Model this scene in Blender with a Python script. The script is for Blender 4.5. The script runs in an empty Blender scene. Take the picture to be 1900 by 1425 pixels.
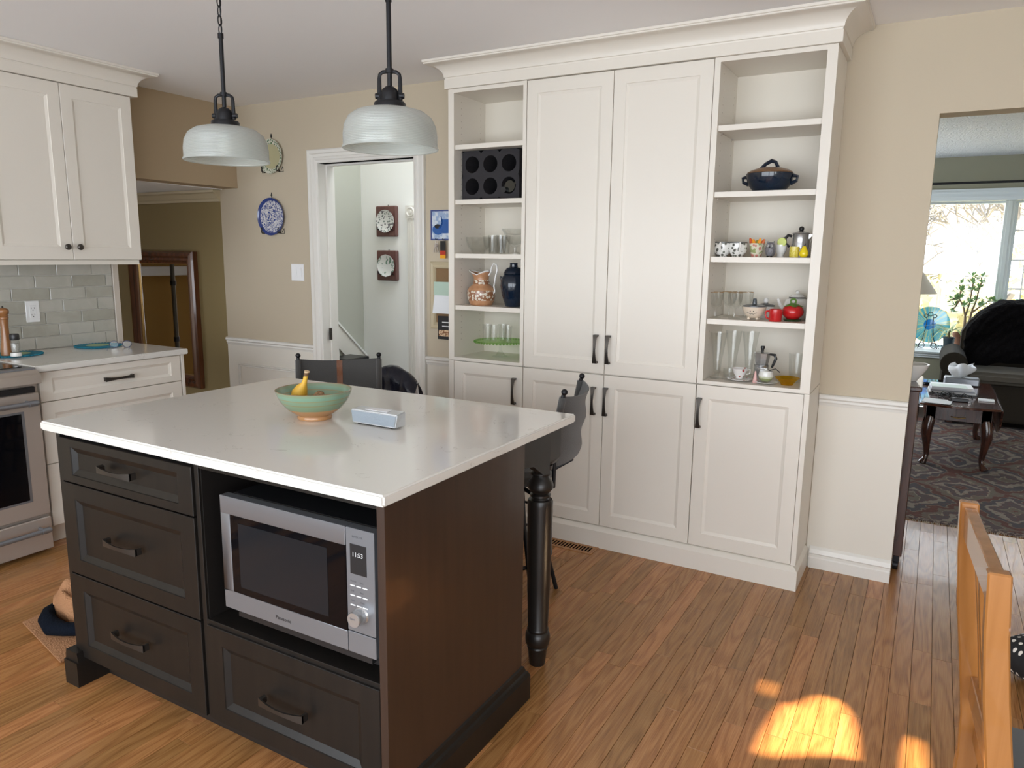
import bpy, bmesh, math, random
from mathutils import Vector, Matrix
random.seed(7)
C = bpy.context.scene.collection
PI = math.pi
# ------------------------------------------------------------------ camera
cam_d = bpy.data.cameras.new('camera'); cam = bpy.data.objects.new('camera', cam_d); C.objects.link(cam)
F_PX, PITCH, ROLL, YAW, CZ = 1361.0, 0.1745, 0.0126, 0.5173, 1.4666
cam_d.sensor_width = 36.0; cam_d.lens = F_PX * 36.0 / 1900.0; cam_d.clip_start = 0.05; cam_d.clip_end = 300
_fw = Vector((-math.sin(YAW)*math.cos(PITCH), math.cos(YAW)*math.cos(PITCH), -math.sin(PITCH)))
_rt = Vector((math.cos(YAW), math.sin(YAW), 0)); _up = _rt.cross(_fw)
_r2 = _rt*math.cos(ROLL) + _up*math.sin(ROLL); _u2 = -_rt*math.sin(ROLL) + _up*math.cos(ROLL)
cam.matrix_world = Matrix(((_r2.x, _u2.x, -_fw.x, 0), (_r2.y, _u2.y, -_fw.y, 0), (_r2.z, _u2.z, -_fw.z, CZ), (0, 0, 0, 1)))
bpy.context.scene.camera = cam
# ------------------------------------------------------------------ view, world, sun, daylight openings
sc = bpy.context.scene
sc.view_settings.view_transform = 'Standard'; sc.view_settings.look = 'None'
sc.view_settings.exposure = 0.66; sc.view_settings.gamma = 1.0; sc.view_settings.use_curve_mapping = False
sc.cycles.max_bounces = 10; sc.cycles.diffuse_bounces = 5; sc.cycles.transmission_bounces = 8
sc.cycles.transparent_max_bounces = 12; sc.cycles.sample_clamp_indirect = 6.0
sc.cycles.caustics_reflective = False; sc.cycles.caustics_refractive = False
world = bpy.data.worlds.new('world'); sc.world = world; world.use_nodes = True
bg = world.node_tree.nodes['Background']; bg.inputs[0].default_value = (0.87, 0.93, 1.0, 1); bg.inputs[1].default_value = 4.5
SUN_E = math.radians(31.0)
sun_d = bpy.data.lights.new('sun', 'SUN'); sun_d.energy = 30.0; sun_d.color = (1.0, 0.74, 0.44); sun_d.angle = math.radians(.7)
sun = bpy.data.objects.new('sun', sun_d); C.objects.link(sun); sun.location = (8, 0, 6)
sun.rotation_euler = Vector((-math.cos(SUN_E), 0, -math.sin(SUN_E))).to_track_quat('-Z', 'Y').to_euler()
def portal(loc, direction, w, h):
    d = bpy.data.lights.new('window_portal', 'AREA'); d.shape = 'RECTANGLE'; d.size = w; d.size_y = h
    d.cycles.is_portal = True
    o = bpy.data.objects.new('window_portal', d); C.objects.link(o); o.location = loc
    o.rotation_euler = Vector(direction).to_track_quat('-Z', 'Y').to_euler()
portal((-1.9, -2.06, 1.17), (0, 1, 0), 3.6, 2.26)
portal((1.25, -2.06, 1.17), (0, 1, 0), 2.3, 2.26)
portal((2.66, -1.05, 1.45), (-1, 0, 0), 1.3, 1.3)
portal((0.9, 9.05, 1.3), (0, -1, 0), 3.4, 1.5)
portal((-2.75, 4.27, 3.36), (0, 0, -1), 1.9, 1.0)
portal((-1.62, 7.1, 1.35), (1, 0, 0), 1.6, 1.5)  # for the unseen left window added to brighten the living room
portal((-7.62, .45, 0.8), (1, 0, 0), 1.1, 1.2)

# ------------------------------------------------------------------ materials
def hexc(r, g, b):
    f = lambda c: ((c/255+.055)/1.055)**2.4 if c > 10 else c/255/12.92
    return (f(r), f(g), f(b), 1)
def mat(name, col, rough=.5, metal=0., trans=0., bump=None, coat=0., ior=1.5, emis=None, spec=.5, sheen=0., var=None, alpha=1.):
    m = bpy.data.materials.new(name); m.use_nodes = True; n = m.node_tree.nodes; l = m.node_tree.links
    b = n['Principled BSDF']; col = tuple(col) + ((1,) if len(col) == 3 else ())
    b.inputs['Base Color'].default_value = col; b.inputs['Roughness'].default_value = rough
    b.inputs['Metallic'].default_value = metal; b.inputs['Transmission Weight'].default_value = trans
    b.inputs['IOR'].default_value = ior; b.inputs['Coat Weight'].default_value = coat
    b.inputs['Specular IOR Level'].default_value = spec; b.inputs['Sheen Weight'].default_value = sheen
    b.inputs['Alpha'].default_value = alpha
    if emis: b.inputs['Emission Color'].default_value = tuple(emis[:3]) + (1,); b.inputs['Emission Strength'].default_value = emis[3]
    tc = n.new('ShaderNodeTexCoord')
    if bump:
        nz = n.new('ShaderNodeTexNoise'); nz.inputs['Scale'].default_value = bump[0]; nz.inputs['Detail'].default_value = 4
        l.new(tc.outputs['Object'], nz.inputs['Vector'])
        bp = n.new('ShaderNodeBump'); bp.inputs['Strength'].default_value = bump[1]; bp.inputs['Distance'].default_value = bump[2] if len(bump) > 2 else .01
        l.new(nz.outputs['Fac'], bp.inputs['Height']); l.new(bp.outputs['Normal'], b.inputs['Normal'])
    if var:   # (scale, second colour, stretch, contrast)
        nz = n.new('ShaderNodeTexNoise'); nz.inputs['Scale'].default_value = var[0]; nz.inputs['Detail'].default_value = 5
        mp = n.new('ShaderNodeMapping'); mp.inputs['Scale'].default_value = var[2] if len(var) > 2 else (1, 1, 1)
        l.new(tc.outputs['Object'], mp.inputs['Vector']); l.new(mp.outputs['Vector'], nz.inputs['Vector'])
        cr = n.new('ShaderNodeValToRGB'); c = var[3] if len(var) > 3 else .2
        cr.color_ramp.elements[0].position = .5-c/2; cr.color_ramp.elements[1].position = .5+c/2
        cr.color_ramp.elements[0].color = col; cr.color_ramp.elements[1].color = tuple(var[1][:3]) + (1,)
        l.new(nz.outputs['Fac'], cr.inputs['Fac']); l.new(cr.outputs['Color'], b.inputs['Base Color'])
    return m
def nodes(m): return m.node_tree.nodes, m.node_tree.links, m.node_tree.nodes['Principled BSDF']
def math_node(n, l, op, a, b=None, c=None):
    x = n.new('ShaderNodeMath'); x.operation = op
    for i, v in enumerate((a, b, c)):
        if v is None: continue
        if isinstance(v, (int, float)): x.inputs[i].default_value = v
        else: l.new(v, x.inputs[i])
    return x.outputs[0]
def ramp(n, l, fac, stops, interp='LINEAR'):
    cr = n.new('ShaderNodeValToRGB'); cr.color_ramp.interpolation = interp
    e = cr.color_ramp.elements
    while len(e) < len(stops): e.new(.5)
    for el, (p, c) in zip(e, stops): el.position = p; el.color = tuple(c[:3]) + (1,)
    l.new(fac, cr.inputs['Fac']); return cr.outputs['Color']
def oak_floor():
    m = mat('oak_floor', (.3, .12, .05), .27, coat=.12, spec=.42); n, l, b = nodes(m)
    geo = n.new('ShaderNodeNewGeometry'); oi = n.new('ShaderNodeObjectInfo')
    rnd = math_node(n, l, 'FRACT', math_node(n, l, 'ADD', geo.outputs['Random Per Island'], oi.outputs['Random']))
    sp = n.new('ShaderNodeSeparateXYZ'); l.new(geo.outputs['Position'], sp.inputs[0])
    cb = n.new('ShaderNodeCombineXYZ')
    l.new(math_node(n, l, 'MULTIPLY_ADD', rnd, 31.0, math_node(n, l, 'MULTIPLY', sp.outputs[0], 9.0)), cb.inputs[0])
    l.new(math_node(n, l, 'MULTIPLY_ADD', rnd, 17.0, math_node(n, l, 'MULTIPLY', sp.outputs[1], .9)), cb.inputs[1])
    nz = n.new('ShaderNodeTexNoise'); nz.inputs['Scale'].default_value = 1.4; nz.inputs['Detail'].default_value = 1.5; nz.inputs['Distortion'].default_value = .3
    l.new(cb.outputs[0], nz.inputs['Vector'])
    rings = math_node(n, l, 'SINE', math_node(n, l, 'MULTIPLY', nz.outputs['Fac'], 60.0))
    cb2 = n.new('ShaderNodeCombineXYZ')
    l.new(math_node(n, l, 'MULTIPLY', sp.outputs[0], 420.0), cb2.inputs[0]); l.new(math_node(n, l, 'MULTIPLY_ADD', rnd, 9.0, math_node(n, l, 'MULTIPLY', sp.outputs[1], 9.0)), cb2.inputs[1])
    n2 = n.new('ShaderNodeTexNoise'); n2.inputs['Scale'].default_value = 1.0; n2.inputs['Detail'].default_value = 3; l.new(cb2.outputs[0], n2.inputs['Vector'])
    g = math_node(n, l, 'ADD', math_node(n, l, 'MULTIPLY', rings, .10), math_node(n, l, 'MULTIPLY', n2.outputs['Fac'], .75))
    colg = ramp(n, l, g, [(.12, (.215, .088, .027)), (.36, (.345, .155, .052)), (.60, (.44, .212, .078))])
    hs = n.new('ShaderNodeHueSaturation'); l.new(colg, hs.inputs['Color'])
    l.new(math_node(n, l, 'MULTIPLY_ADD', rnd, .38, .84), hs.inputs['Value'])
    l.new(math_node(n, l, 'MULTIPLY_ADD', rnd, -.010, .505), hs.inputs['Hue'])
    l.new(hs.outputs[0], b.inputs['Base Color'])
    bp = n.new('ShaderNodeBump'); bp.inputs['Strength'].default_value = .12; bp.inputs['Distance'].default_value = .002
    l.new(g, bp.inputs['Height']); l.new(bp.outputs[0], b.inputs['Normal'])
    return m
def wood(name, c1, c2, rough=.35, axis=2, coat=.2, scale=1.):
    m = mat(name, c1, rough, coat=coat); n, l, b = nodes(m)
    tc = n.new('ShaderNodeTexCoord'); mp = n.new('ShaderNodeMapping'); s = [26*scale]*3; s[axis] = 1.6*scale
    mp.inputs['Scale'].default_value = s; l.new(tc.outputs['Object'], mp.inputs['Vector'])
    nz = n.new('ShaderNodeTexNoise'); nz.inputs['Scale'].default_value = 1.3; nz.inputs['Detail'].default_value = 6; nz.inputs['Distortion'].default_value = .6
    l.new(mp.outputs[0], nz.inputs['Vector']); l.new(ramp(n, l, nz.outputs['Fac'], [(.3, c1), (.7, c2)]), b.inputs['Base Color'])
    return m
def quartz():
    m = mat('white_quartz', (.69, .67, .625), .11, coat=.1); n, l, b = nodes(m)
    tc = n.new('ShaderNodeTexCoord')
    nz = n.new('ShaderNodeTexNoise'); nz.inputs['Scale'].default_value = 5; nz.inputs['Detail'].default_value = 6; nz.inputs['Distortion'].default_value = 2.2
    l.new(tc.outputs['Object'], nz.inputs['Vector'])
    v = math_node(n, l, 'ABSOLUTE', math_node(n, l, 'SUBTRACT', nz.outputs['Fac'], .5))
    n3 = n.new('ShaderNodeTexNoise'); n3.inputs['Scale'].default_value = 9; l.new(tc.outputs['Object'], n3.inputs['Vector'])
    gate = math_node(n, l, 'MULTIPLY', math_node(n, l, 'LESS_THAN', v, .0045), math_node(n, l, 'GREATER_THAN', n3.outputs['Fac'], .56))
    mx = n.new('ShaderNodeMix'); mx.data_type = 'RGBA'; l.new(math_node(n, l, 'MULTIPLY', gate, .35), mx.inputs['Factor'])
    mx.inputs['A'].default_value = (.69, .67, .625, 1); mx.inputs['B'].default_value = (.36, .31, .26, 1)
    l.new(mx.outputs['Result'], b.inputs['Base Color']); return m
def tile_mat():
    m = mat('glazed_tile', (.45, .44, .38), .22, coat=.3); n, l, b = nodes(m)
    oi = n.new('ShaderNodeObjectInfo'); tc = n.new('ShaderNodeTexCoord'); geo = n.new('ShaderNodeNewGeometry')
    nz = n.new('ShaderNodeTexNoise'); nz.inputs['Scale'].default_value = 14; nz.inputs['Detail'].default_value = 3; nz.inputs['Distortion'].default_value = .8
    l.new(geo.outputs['Position'], nz.inputs['Vector'])
    f = math_node(n, l, 'ADD', math_node(n, l, 'MULTIPLY', oi.outputs['Random'], .55), math_node(n, l, 'MULTIPLY', nz.outputs['Fac'], .5))
    l.new(ramp(n, l, f, [(.15, (.34, .325, .27)), (.5, (.43, .415, .36)), (.9, (.52, .50, .45))]), b.inputs['Base Color'])
    bp = n.new('ShaderNodeBump'); bp.inputs['Strength'].default_value = .35; bp.inputs['Distance'].default_value = .003
    l.new(nz.outputs['Fac'], bp.inputs['Height']); l.new(bp.outputs[0], b.inputs['Normal']); return m
def pattern(name, base, stops, scale=30, rough=.2, kind='voronoi', interp='CONSTANT', dist=0.):
    m = mat(name, base, rough, coat=.3); n, l, b = nodes(m); tc = n.new('ShaderNodeTexCoord')
    if kind == 'voronoi':
        t = n.new('ShaderNodeTexVoronoi'); t.inputs['Scale'].default_value = scale; o = t.outputs['Distance']
    else:
        t = n.new('ShaderNodeTexNoise'); t.inputs['Scale'].default_value = scale; t.inputs['Detail'].default_value = 1.2; t.inputs['Distortion'].default_value = dist; o = t.outputs['Fac']
    l.new(tc.outputs['Object'], t.inputs['Vector']); l.new(ramp(n, l, o, stops, interp), b.inputs['Base Color']); return m
def banded(name, axis, stops, rough=.35, coat=.2, noise=.0, bump=None):
    """colour by object coordinate (a glaze line, a printed band)"""
    m = mat(name, stops[0][1], rough, coat=coat, bump=bump); n, l, b = nodes(m); tc = n.new('ShaderNodeTexCoord')
    sp = n.new('ShaderNodeSeparateXYZ'); l.new(tc.outputs['Object'], sp.inputs[0]); v = sp.outputs[axis]
    if noise:
        nz = n.new('ShaderNodeTexNoise'); nz.inputs['Scale'].default_value = 12; l.new(tc.outputs['Object'], nz.inputs['Vector'])
        v = math_node(n, l, 'ADD', v, math_node(n, l, 'MULTIPLY', math_node(n, l, 'SUBTRACT', nz.outputs['Fac'], .5), noise))
    l.new(ramp(n, l, v, stops, 'CONSTANT'), b.inputs['Base Color']); return m
def glassmat(name, col=(1, 1, 1), rough=0., ior=1.45, dens=.0, spec=.22):
    """thin clear glass: tinted see-through plus a mirror reflection that grows towards grazing angles"""
    m = bpy.data.materials.new(name); m.use_nodes = True; n = m.node_tree.nodes; l = m.node_tree.links; n.remove(n['Principled BSDF'])
    tr = n.new('ShaderNodeBsdfTransparent'); tr.inputs[0].default_value = tuple(col)+(1,); gl = n.new('ShaderNodeBsdfGlossy'); gl.inputs['Roughness'].default_value = .04+rough
    lw = n.new('ShaderNodeLayerWeight'); lw.inputs['Blend'].default_value = .5; mx = n.new('ShaderNodeMixShader')
    l.new(math_node(n, l, 'MULTIPLY_ADD', math_node(n, l, 'POWER', lw.outputs['Facing'], 3.0), spec*1.3, .05), mx.inputs[0]); l.new(tr.outputs[0], mx.inputs[1]); l.new(gl.outputs[0], mx.inputs[2]); out = mx
    if dens:
        df = n.new('ShaderNodeBsdfTranslucent'); df.inputs[0].default_value = tuple(col)+(1,); m2 = n.new('ShaderNodeMixShader'); m2.inputs[0].default_value = dens
        l.new(mx.outputs[0], m2.inputs[1]); l.new(df.outputs[0], m2.inputs[2]); out = m2
    l.new(out.outputs[0], n['Material Output'].inputs['Surface']); return m

M = {}
M['cab'] = mat('cabinet_paint', (.74, .695, .62), .38, bump=(60, .03))
M['cab_in'] = mat('cabinet_inside', (.72, .67, .58), .5)
M['trim'] = mat('trim_paint', (.74, .72, .67), .35)
M['wall'] = mat('beige_wall', (.53, .455, .34), .7, bump=(90, .05))
M['wall_low'] = mat('cream_wainscot', (.72, .68, .60), .45)
M['tan'] = mat('tan_header', (.42, .32, .205), .7, bump=(90, .05))  # darker, more saturated tan than the beige wall
M['ceil'] = mat('ceiling_paint', (.90, .895, .90), .8)
M['stipple'] = mat('stippled_ceiling', (.84, .87, .90), .9, bump=(70, 1.0, .05))
M['olive'] = mat('olive_wall', (.26, .195, .085), .75)
M['olive_trim'] = mat('cream_crown', (.52, .44, .29), .5)
M['grey_wall'] = mat('grey_green_wall', (.46, .47, .41), .7)
M['hall'] = mat('hall_white', (.86, .87, .85), .6)
M['lr_wall'] = mat('living_room_wall', (.27, .265, .195), .75)
M['floor'] = oak_floor()
M['subfloor'] = mat('subfloor_dark', (.03, .014, .007), .7)
M['carpet'] = mat('den_carpet', (.25, .2, .13), .95, bump=(200, .5))
M['quartz'] = quartz(); M['tile'] = tile_mat(); M['grout'] = mat('grout', (.60, .58, .53), .9)
M['espresso'] = wood('espresso_wood', (.0080, .0070, .0062), (.0130, .0104, .0085), .36, 2, .0)
M['espresso'].node_tree.nodes['Principled BSDF'].inputs['Specular IOR Level'].default_value = .32
M['espresso_in'] = mat('espresso_dark', (.010, .008, .007), .45)
M['bronze'] = mat('dark_bronze', (.075, .066, .058), .36, .8)
M['black'] = mat('black_metal', (.018, .018, .020), .42, .6)
M['blackp'] = mat('black_plastic', (.012, .012, .013), .35)
M['steel'] = mat('stainless', (.25, .26, .28), .34, .65, bump=(3, .02))
M['steel_d'] = mat('stainless_warm', (.50, .44, .39), .40, .6)
M['alu2'] = mat('polished_aluminium', (.50, .50, .50), .26, .75)
M['chrome'] = mat('chrome', (.85, .85, .85), .08, 1.)
M['dglass'] = mat('dark_oven_glass', (.003, .003, .004), .05, spec=.22)
M['dglass2'] = mat('dark_oven_window', (.010, .012, .015), .14, spec=.3)
M['white'] = mat('white_plastic', (.80, .80, .80), .3)
M['porc'] = mat('white_porcelain', (.80, .79, .76), .12, coat=.4)
M['glass'] = glassmat('clear_glass', (.985, .99, .985), dens=.02, spec=.32); M['green_glass'] = glassmat('green_glass', (.74, .93, .60), .03, dens=.14)
M['amber'] = glassmat('amber_glass', (.95, .74, .08), .05, dens=.3)
M['navy'] = mat('navy_glaze', (.004, .010, .022), .14, coat=.3, var=(9, (.007, .016, .034)))
M['mirror'] = mat('mirror_glass', (.80, .80, .80), .02, 1.)
M['walnut'] = wood('walnut_frame', (.055, .018, .008), (.14, .048, .018), .25, 2, .4)
M['oak'] = wood('honey_oak', (.27, .105, .022), (.36, .15, .04), .24, 2, .5)
M['mahog'] = wood('mahogany', (.025, .009, .006), (.065, .021, .012), .22, 2, .5)
M['canvas'] = mat('grey_canvas', (.060, .058, .055), .9, bump=(400, .4), sheen=.3)
M['leather'] = mat('brown_leather', (.16, .055, .018), .5, bump=(80, .3))
M['paper'] = mat('white_paper', (.82, .84, .86), .8)

# ------------------------------------------------------------------ mesh helpers
class MB:
    def __init__(s): s.v = []; s.f = []
    def add(s, vs, fs):
        o = len(s.v); s.v += [tuple(v) for v in vs]; s.f += [tuple(i+o for i in f) for f in fs]; return s
    def box(s, x0, x1, y0, y1, z0, z1):
        if x0 > x1: x0, x1 = x1, x0
        if y0 > y1: y0, y1 = y1, y0
        if z0 > z1: z0, z1 = z1, z0
        return s.add([(x0,y0,z0),(x1,y0,z0),(x1,y1,z0),(x0,y1,z0),(x0,y0,z1),(x1,y0,z1),(x1,y1,z1),(x0,y1,z1)],
                     [(0,3,2,1),(4,5,6,7),(0,1,5,4),(1,2,6,5),(2,3,7,6),(3,0,4,7)])
    def lathe(s, prof, seg=32, c=(0,0,0), close=False, rib=None):
        n = len(prof); vs = []
        for k in range(seg):
            a = 2*PI*k/seg; q = 1.0
            for i, (r, z) in enumerate(prof):
                if rib: q = 1+rib(a, i)
                vs.append((c[0]+r*q*math.cos(a), c[1]+r*q*math.sin(a), c[2]+z))
        fs = []; m = n if close else n-1
        for k in range(seg):
            k2 = (k+1) % seg
            for i in range(m):
                j = (i+1) % n; fs.append((k*n+i, k2*n+i, k2*n+j, k*n+j))
        return s.add(vs, fs)
    def tube(s, pts, r, seg=8, flat=1.0, up=(0,0,1)):
        P = [Vector(p) for p in pts]; n = len(P); rs = r if hasattr(r, '__len__') else [r]*n; vs = []
        prev = None
        for i in range(n):
            t = (P[min(i+1, n-1)] - P[max(i-1, 0)]).normalized()
            if prev is None:
                u = Vector(up); u = u if abs(t.dot(u)) < .95 else Vector((1, 0, 0)); a = t.cross(u).normalized()
            else: a = (prev - t*prev.dot(t)).normalized()
            prev = a; b = t.cross(a)
            for k in range(seg):
                w = 2*PI*k/seg; vs.append(P[i] + a*math.cos(w)*rs[i] + b*math.sin(w)*rs[i]*flat)
        fs = [(i*seg+k, i*seg+(k+1) % seg, (i+1)*seg+(k+1) % seg, (i+1)*seg+k) for i in range(n-1) for k in range(seg)]
        fs += [tuple(range(seg-1, -1, -1)), tuple((n-1)*seg+k for k in range(seg))]
        return s.add(vs, fs)
    def ring(s, c, R, r, axis='z', seg=24, sub=8, sx=1., sy=1.):
        vs = []
        for k in range(seg):
            a = 2*PI*k/seg
            for j in range(sub):
                b = 2*PI*j/sub; rr = R+r*math.cos(b); p = (rr*math.cos(a)*sx, rr*math.sin(a)*sy, r*math.sin(b))
                if axis == 'y': p = (p[0], p[2], p[1])
                elif axis == 'x': p = (p[2], p[0], p[1])
                vs.append((c[0]+p[0], c[1]+p[1], c[2]+p[2]))
        fs = [(k*sub+j, ((k+1) % seg)*sub+j, ((k+1) % seg)*sub+(j+1) % sub, k*sub+(j+1) % sub) for k in range(seg) for j in range(sub)]
        return s.add(vs, fs)
    def ball(s, c, r, seg=16, rings=10, sc_=(1,1,1)):
        prof = [(max(r*math.sin(PI*i/rings), 1e-4), -r*math.cos(PI*i/rings)) for i in range(rings+1)]
        o = MB().lathe(prof, seg); return s.add([(c[0]+x*sc_[0], c[1]+y*sc_[1], c[2]+z*sc_[2]) for x, y, z in o.v], o.f)
    def prism(s, poly, a0, a1, axis='y'):
        n = len(poly); mk = {'y': lambda p, a: (p[0], a, p[1]), 'x': lambda p, a: (a, p[0], p[1]), 'z': lambda p, a: (p[0], p[1], a)}[axis]
        vs = [mk(p, a0) for p in poly] + [mk(p, a1) for p in poly]
        fs = [tuple(range(n)), tuple(range(2*n-1, n-1, -1))] + [(i, (i+1) % n, n+(i+1) % n, n+i) for i in range(n)]
        return s.add(vs, fs)
    def sweep(s, prof, path, closed=False):
        """prof (outward, height) swept along an xy polyline with mitred corners; outward = right-hand side of travel"""
        P = [Vector((p[0], p[1])) for p in path]; n = len(P); m = len(prof); vs = []
        for i in range(n):
            a = P[(i-1) % n] if (i > 0 or closed) else None; b = P[(i+1) % n] if (i < n-1 or closed) else None
            d1 = (P[i]-a).normalized() if a is not None else (b-P[i]).normalized()
            d2 = (b-P[i]).normalized() if b is not None else d1
            n1 = Vector((d1.y, -d1.x)); n2 = Vector((d2.y, -d2.x)); nn = n1+n2; nn = nn/(1+n1.dot(n2)) if nn.length > 1e-6 else n1
            for o, h in prof: vs.append((P[i].x+nn.x*o, P[i].y+nn.y*o, h))
        k = n if closed else n-1
        fs = [(i*m+j, ((i+1) % n)*m+j, ((i+1) % n)*m+(j+1) % m, i*m+(j+1) % m) for i in range(k) for j in range(m)]
        if not closed: fs += [tuple(range(m)), tuple((n-1)*m+j for j in range(m-1, -1, -1))]
        return s.add(vs, fs)
    def grid(s, f, nu, nv):
        vs = [f(i/(nu-1), j/(nv-1)) for i in range(nu) for j in range(nv)]
        return s.add(vs, [(i*nv+j, (i+1)*nv+j, (i+1)*nv+j+1, i*nv+j+1) for i in range(nu-1) for j in range(nv-1)])
    def xf(s, mtx): s.v = [tuple(mtx @ Vector(v)) for v in s.v]; return s
    def fmap(s, f): s.v = [tuple(f(*v)) for v in s.v]; return s
def mesh_of(name, mb, m, bevel=0., smooth=True, ang=.6, off=(0,0,0), solid=0., seg=1):
    bm = bmesh.new(); vs = [bm.verts.new((v[0]-off[0], v[1]-off[1], v[2]-off[2])) for v in mb.v]
    for f in mb.f:
        try: bm.faces.new([vs[i] for i in f])
        except ValueError: pass
    bmesh.ops.remove_doubles(bm, verts=bm.verts, dist=1e-6)
    bmesh.ops.recalc_face_normals(bm, faces=bm.faces)
    if solid: bmesh.ops.solidify(bm, geom=bm.faces[:], thickness=solid)
    if bevel:
        ed = [e for e in bm.edges if len(e.link_faces) == 2 and e.calc_face_angle(0) > .5]
        bmesh.ops.bevel(bm, geom=ed, offset=bevel, segments=seg, affect='EDGES', clamp_overlap=True)
    me = bpy.data.meshes.new(name); bm.to_mesh(me); bm.free()
    for mm in (m if isinstance(m, (list, tuple)) else [m]): me.materials.append(mm)
    if smooth: me.shade_smooth(); me.set_sharp_from_angle(angle=ang)
    return me
def part(name, mb, m, parent=None, world=True, **k):
    """one mesh object; mb in world coordinates (world=True) or in the thing's own"""
    root = parent
    while root is not None and root.parent is not None: root = root.parent
    off = tuple(root.location) if (root is not None and world) else (0, 0, 0)
    lab = k.pop('label', None)
    o = bpy.data.objects.new(name, mesh_of(name, mb, m, off=off, **k)); C.objects.link(o); o.parent = parent
    if lab: o['label'] = lab
    return o
def thing(name, label, cat, loc=(0,0,0), rotz=0., group=None):
    o = bpy.data.objects.new(name, None); C.objects.link(o); o.location = loc; o.rotation_euler = (0, 0, rotz)
    o.empty_display_size = .05; o['label'] = label; o['category'] = cat
    if group: o['group'] = group
    return o
def single(name, label, cat, mb, m, loc=(0,0,0), rotz=0., group=None, **k):
    o = bpy.data.objects.new(name, mesh_of(name, mb, m, **k)); C.objects.link(o); o.location = loc; o.rotation_euler = (0, 0, rotz)
    o['label'] = label; o['category'] = cat
    if group: o['group'] = group
    return o
def struct(name, mb, m, parent=None, **k):
    k.setdefault('smooth', False); o = part(name, mb, m, parent, **k)
    if parent is None: o['kind'] = 'structure'
    return o
def dup(src, loc, label=None, rotz=None):
    r = src.copy(); C.objects.link(r); r.location = loc
    if rotz is not None: r.rotation_euler = (0, 0, rotz)
    if label: r['label'] = label
    for ch in list(src.children):
        c = ch.copy(); C.objects.link(c); c.parent = r
        for g in ch.children:
            d = g.copy(); C.objects.link(d); d.parent = c
    return r
def text_mb(s, size, f):
    cu = bpy.data.curves.new('txt', 'FONT'); cu.body = s; cu.size = size; cu.extrude = size*.02; cu.resolution_u = 3
    o = bpy.data.objects.new('txt', cu); C.objects.link(o)
    dg = bpy.context.evaluated_depsgraph_get(); me = o.evaluated_get(dg).to_mesh()
    mb = MB().add([f(*v.co) for v in me.vertices], [tuple(p.vertices) for p in me.polygons])
    o.evaluated_get(dg).to_mesh_clear(); bpy.data.objects.remove(o); return mb
# face maps: (u, v, d) -> world, d = outwards
FY = lambda y: (lambda u, v, d: (u, y-d, v))      # faces the camera (-Y)
FX = lambda x: (lambda u, v, d: (x+d, u, v))      # faces +X
def shaker(mp, u0, u1, v0, v1, th=.019, fr=.06, bev=.014, dep=.008, lip=.0, frv=None):
    """frame-and-panel front with a sloped inner edge and thickness"""
    frv = frv or fr; mb = MB()
    def rect(iu, iv, d): return [mp(u0+iu, v0+iv, d), mp(u1-iu, v0+iv, d), mp(u1-iu, v1-iv, d), mp(u0+iu, v1-iv, d)]
    rings = [rect(0, 0, 0), rect(0, 0, th-.0015), rect(.0015, .0015, th), rect(fr, frv, th), rect(fr+.0015, frv+.0015, th-.003), rect(fr+bev, frv+bev, th-dep)]
    vs = [v for r in rings for v in r]; fs = [(3, 2, 1, 0)]
    for k in range(len(rings)-1):
        for i in range(4):
            j = (i+1) % 4; fs.append((k*4+i, k*4+j, (k+1)*4+j, (k+1)*4+i))
    e = (len(rings)-1)*4; fs.append((e, e+1, e+2, e+3)); return mb.add(vs, fs)
def pull(mp, cu, cv, L, vertical=True, d0=.019, dp=.028):
    """bowed bar pull, wide at its ends and narrow in the middle, on two posts"""
    mb = MB(); n = 13; vs = []
    def w(t, a, d): return mp(cu+a, cv+t, d) if vertical else mp(cu+t, cv+a, d)
    for i in range(n):
        s = i/(n-1)*2-1; t = s*L/2; d = d0+dp-.010*s*s+.004; hw = .0058+.0062*s*s
        vs += [w(t, -hw, d), w(t, hw, d), w(t, hw*.9, d-.006), w(t, -hw*.9, d-.006)]
    fs = [(i*4+k, i*4+(k+1) % 4, (i+1)*4+(k+1) % 4, (i+1)*4+k) for i in range(n-1) for k in range(4)] + [(3, 2, 1, 0), tuple((n-1)*4+k for k in range(4))]
    mb.add(vs, fs)
    for s in (-1, 1):
        t0, t1 = s*L/2, s*(L/2-.010); a = .0105; q = []
        for d in (d0, d0+dp-.008): q += [w(t0, -a, d), w(t0, a, d), w(t1, a*.8, d), w(t1, -a*.8, d)]
        mb.add(q, [(0, 1, 2, 3), (7, 6, 5, 4), (0, 4, 5, 1), (1, 5, 6, 2), (2, 6, 7, 3), (3, 7, 4, 0)])
    return mb

# ================================================================== THE SETTING
YW, YP, XL = 3.631, 3.328, -4.29
floor = struct('floor', MB().box(-4.29, 2.6, -2.0, 3.751, -.12, -.008).box(-1.6, 3.3, 3.751, 8.45, -.12, -.008)
               .box(-4.29, -1.7, 3.751, 4.8, -.12, -.008), M['subfloor'])
struct('floor', MB().box(-7.5, -4.29, -.2, 3.64, -.57, -.45), M['carpet'])
struct('ceiling', MB().box(-4.45, 2.75, -2.15, 3.751, 2.44, 2.54), M['ceil'])
struct('ceiling', MB().box(-1.6, 3.3, 3.751, 9.1, 2.44, 2.54), M['stipple'])
struct('ceiling', MB().box(-7.6, -4.45, -.2, 3.64, 1.895, 2.0), M['ceil'])
wb = struct('wall_back', MB().box(-4.475, -3.52, YW, 3.751, 0, 2.44).box(-3.52, -2.745, YW, 3.751, 2.03, 2.44)
            .box(-2.745, -.05, YW, 3.751, 0, 2.44).box(-.05, 1.6, YW, 3.751, 2.063, 2.44).box(1.6, 2.6, YW, 3.751, 0, 2.44)
            .box(-4.475, -1.6, YW, 3.751, 2.44, 3.3), M['wall'])
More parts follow.
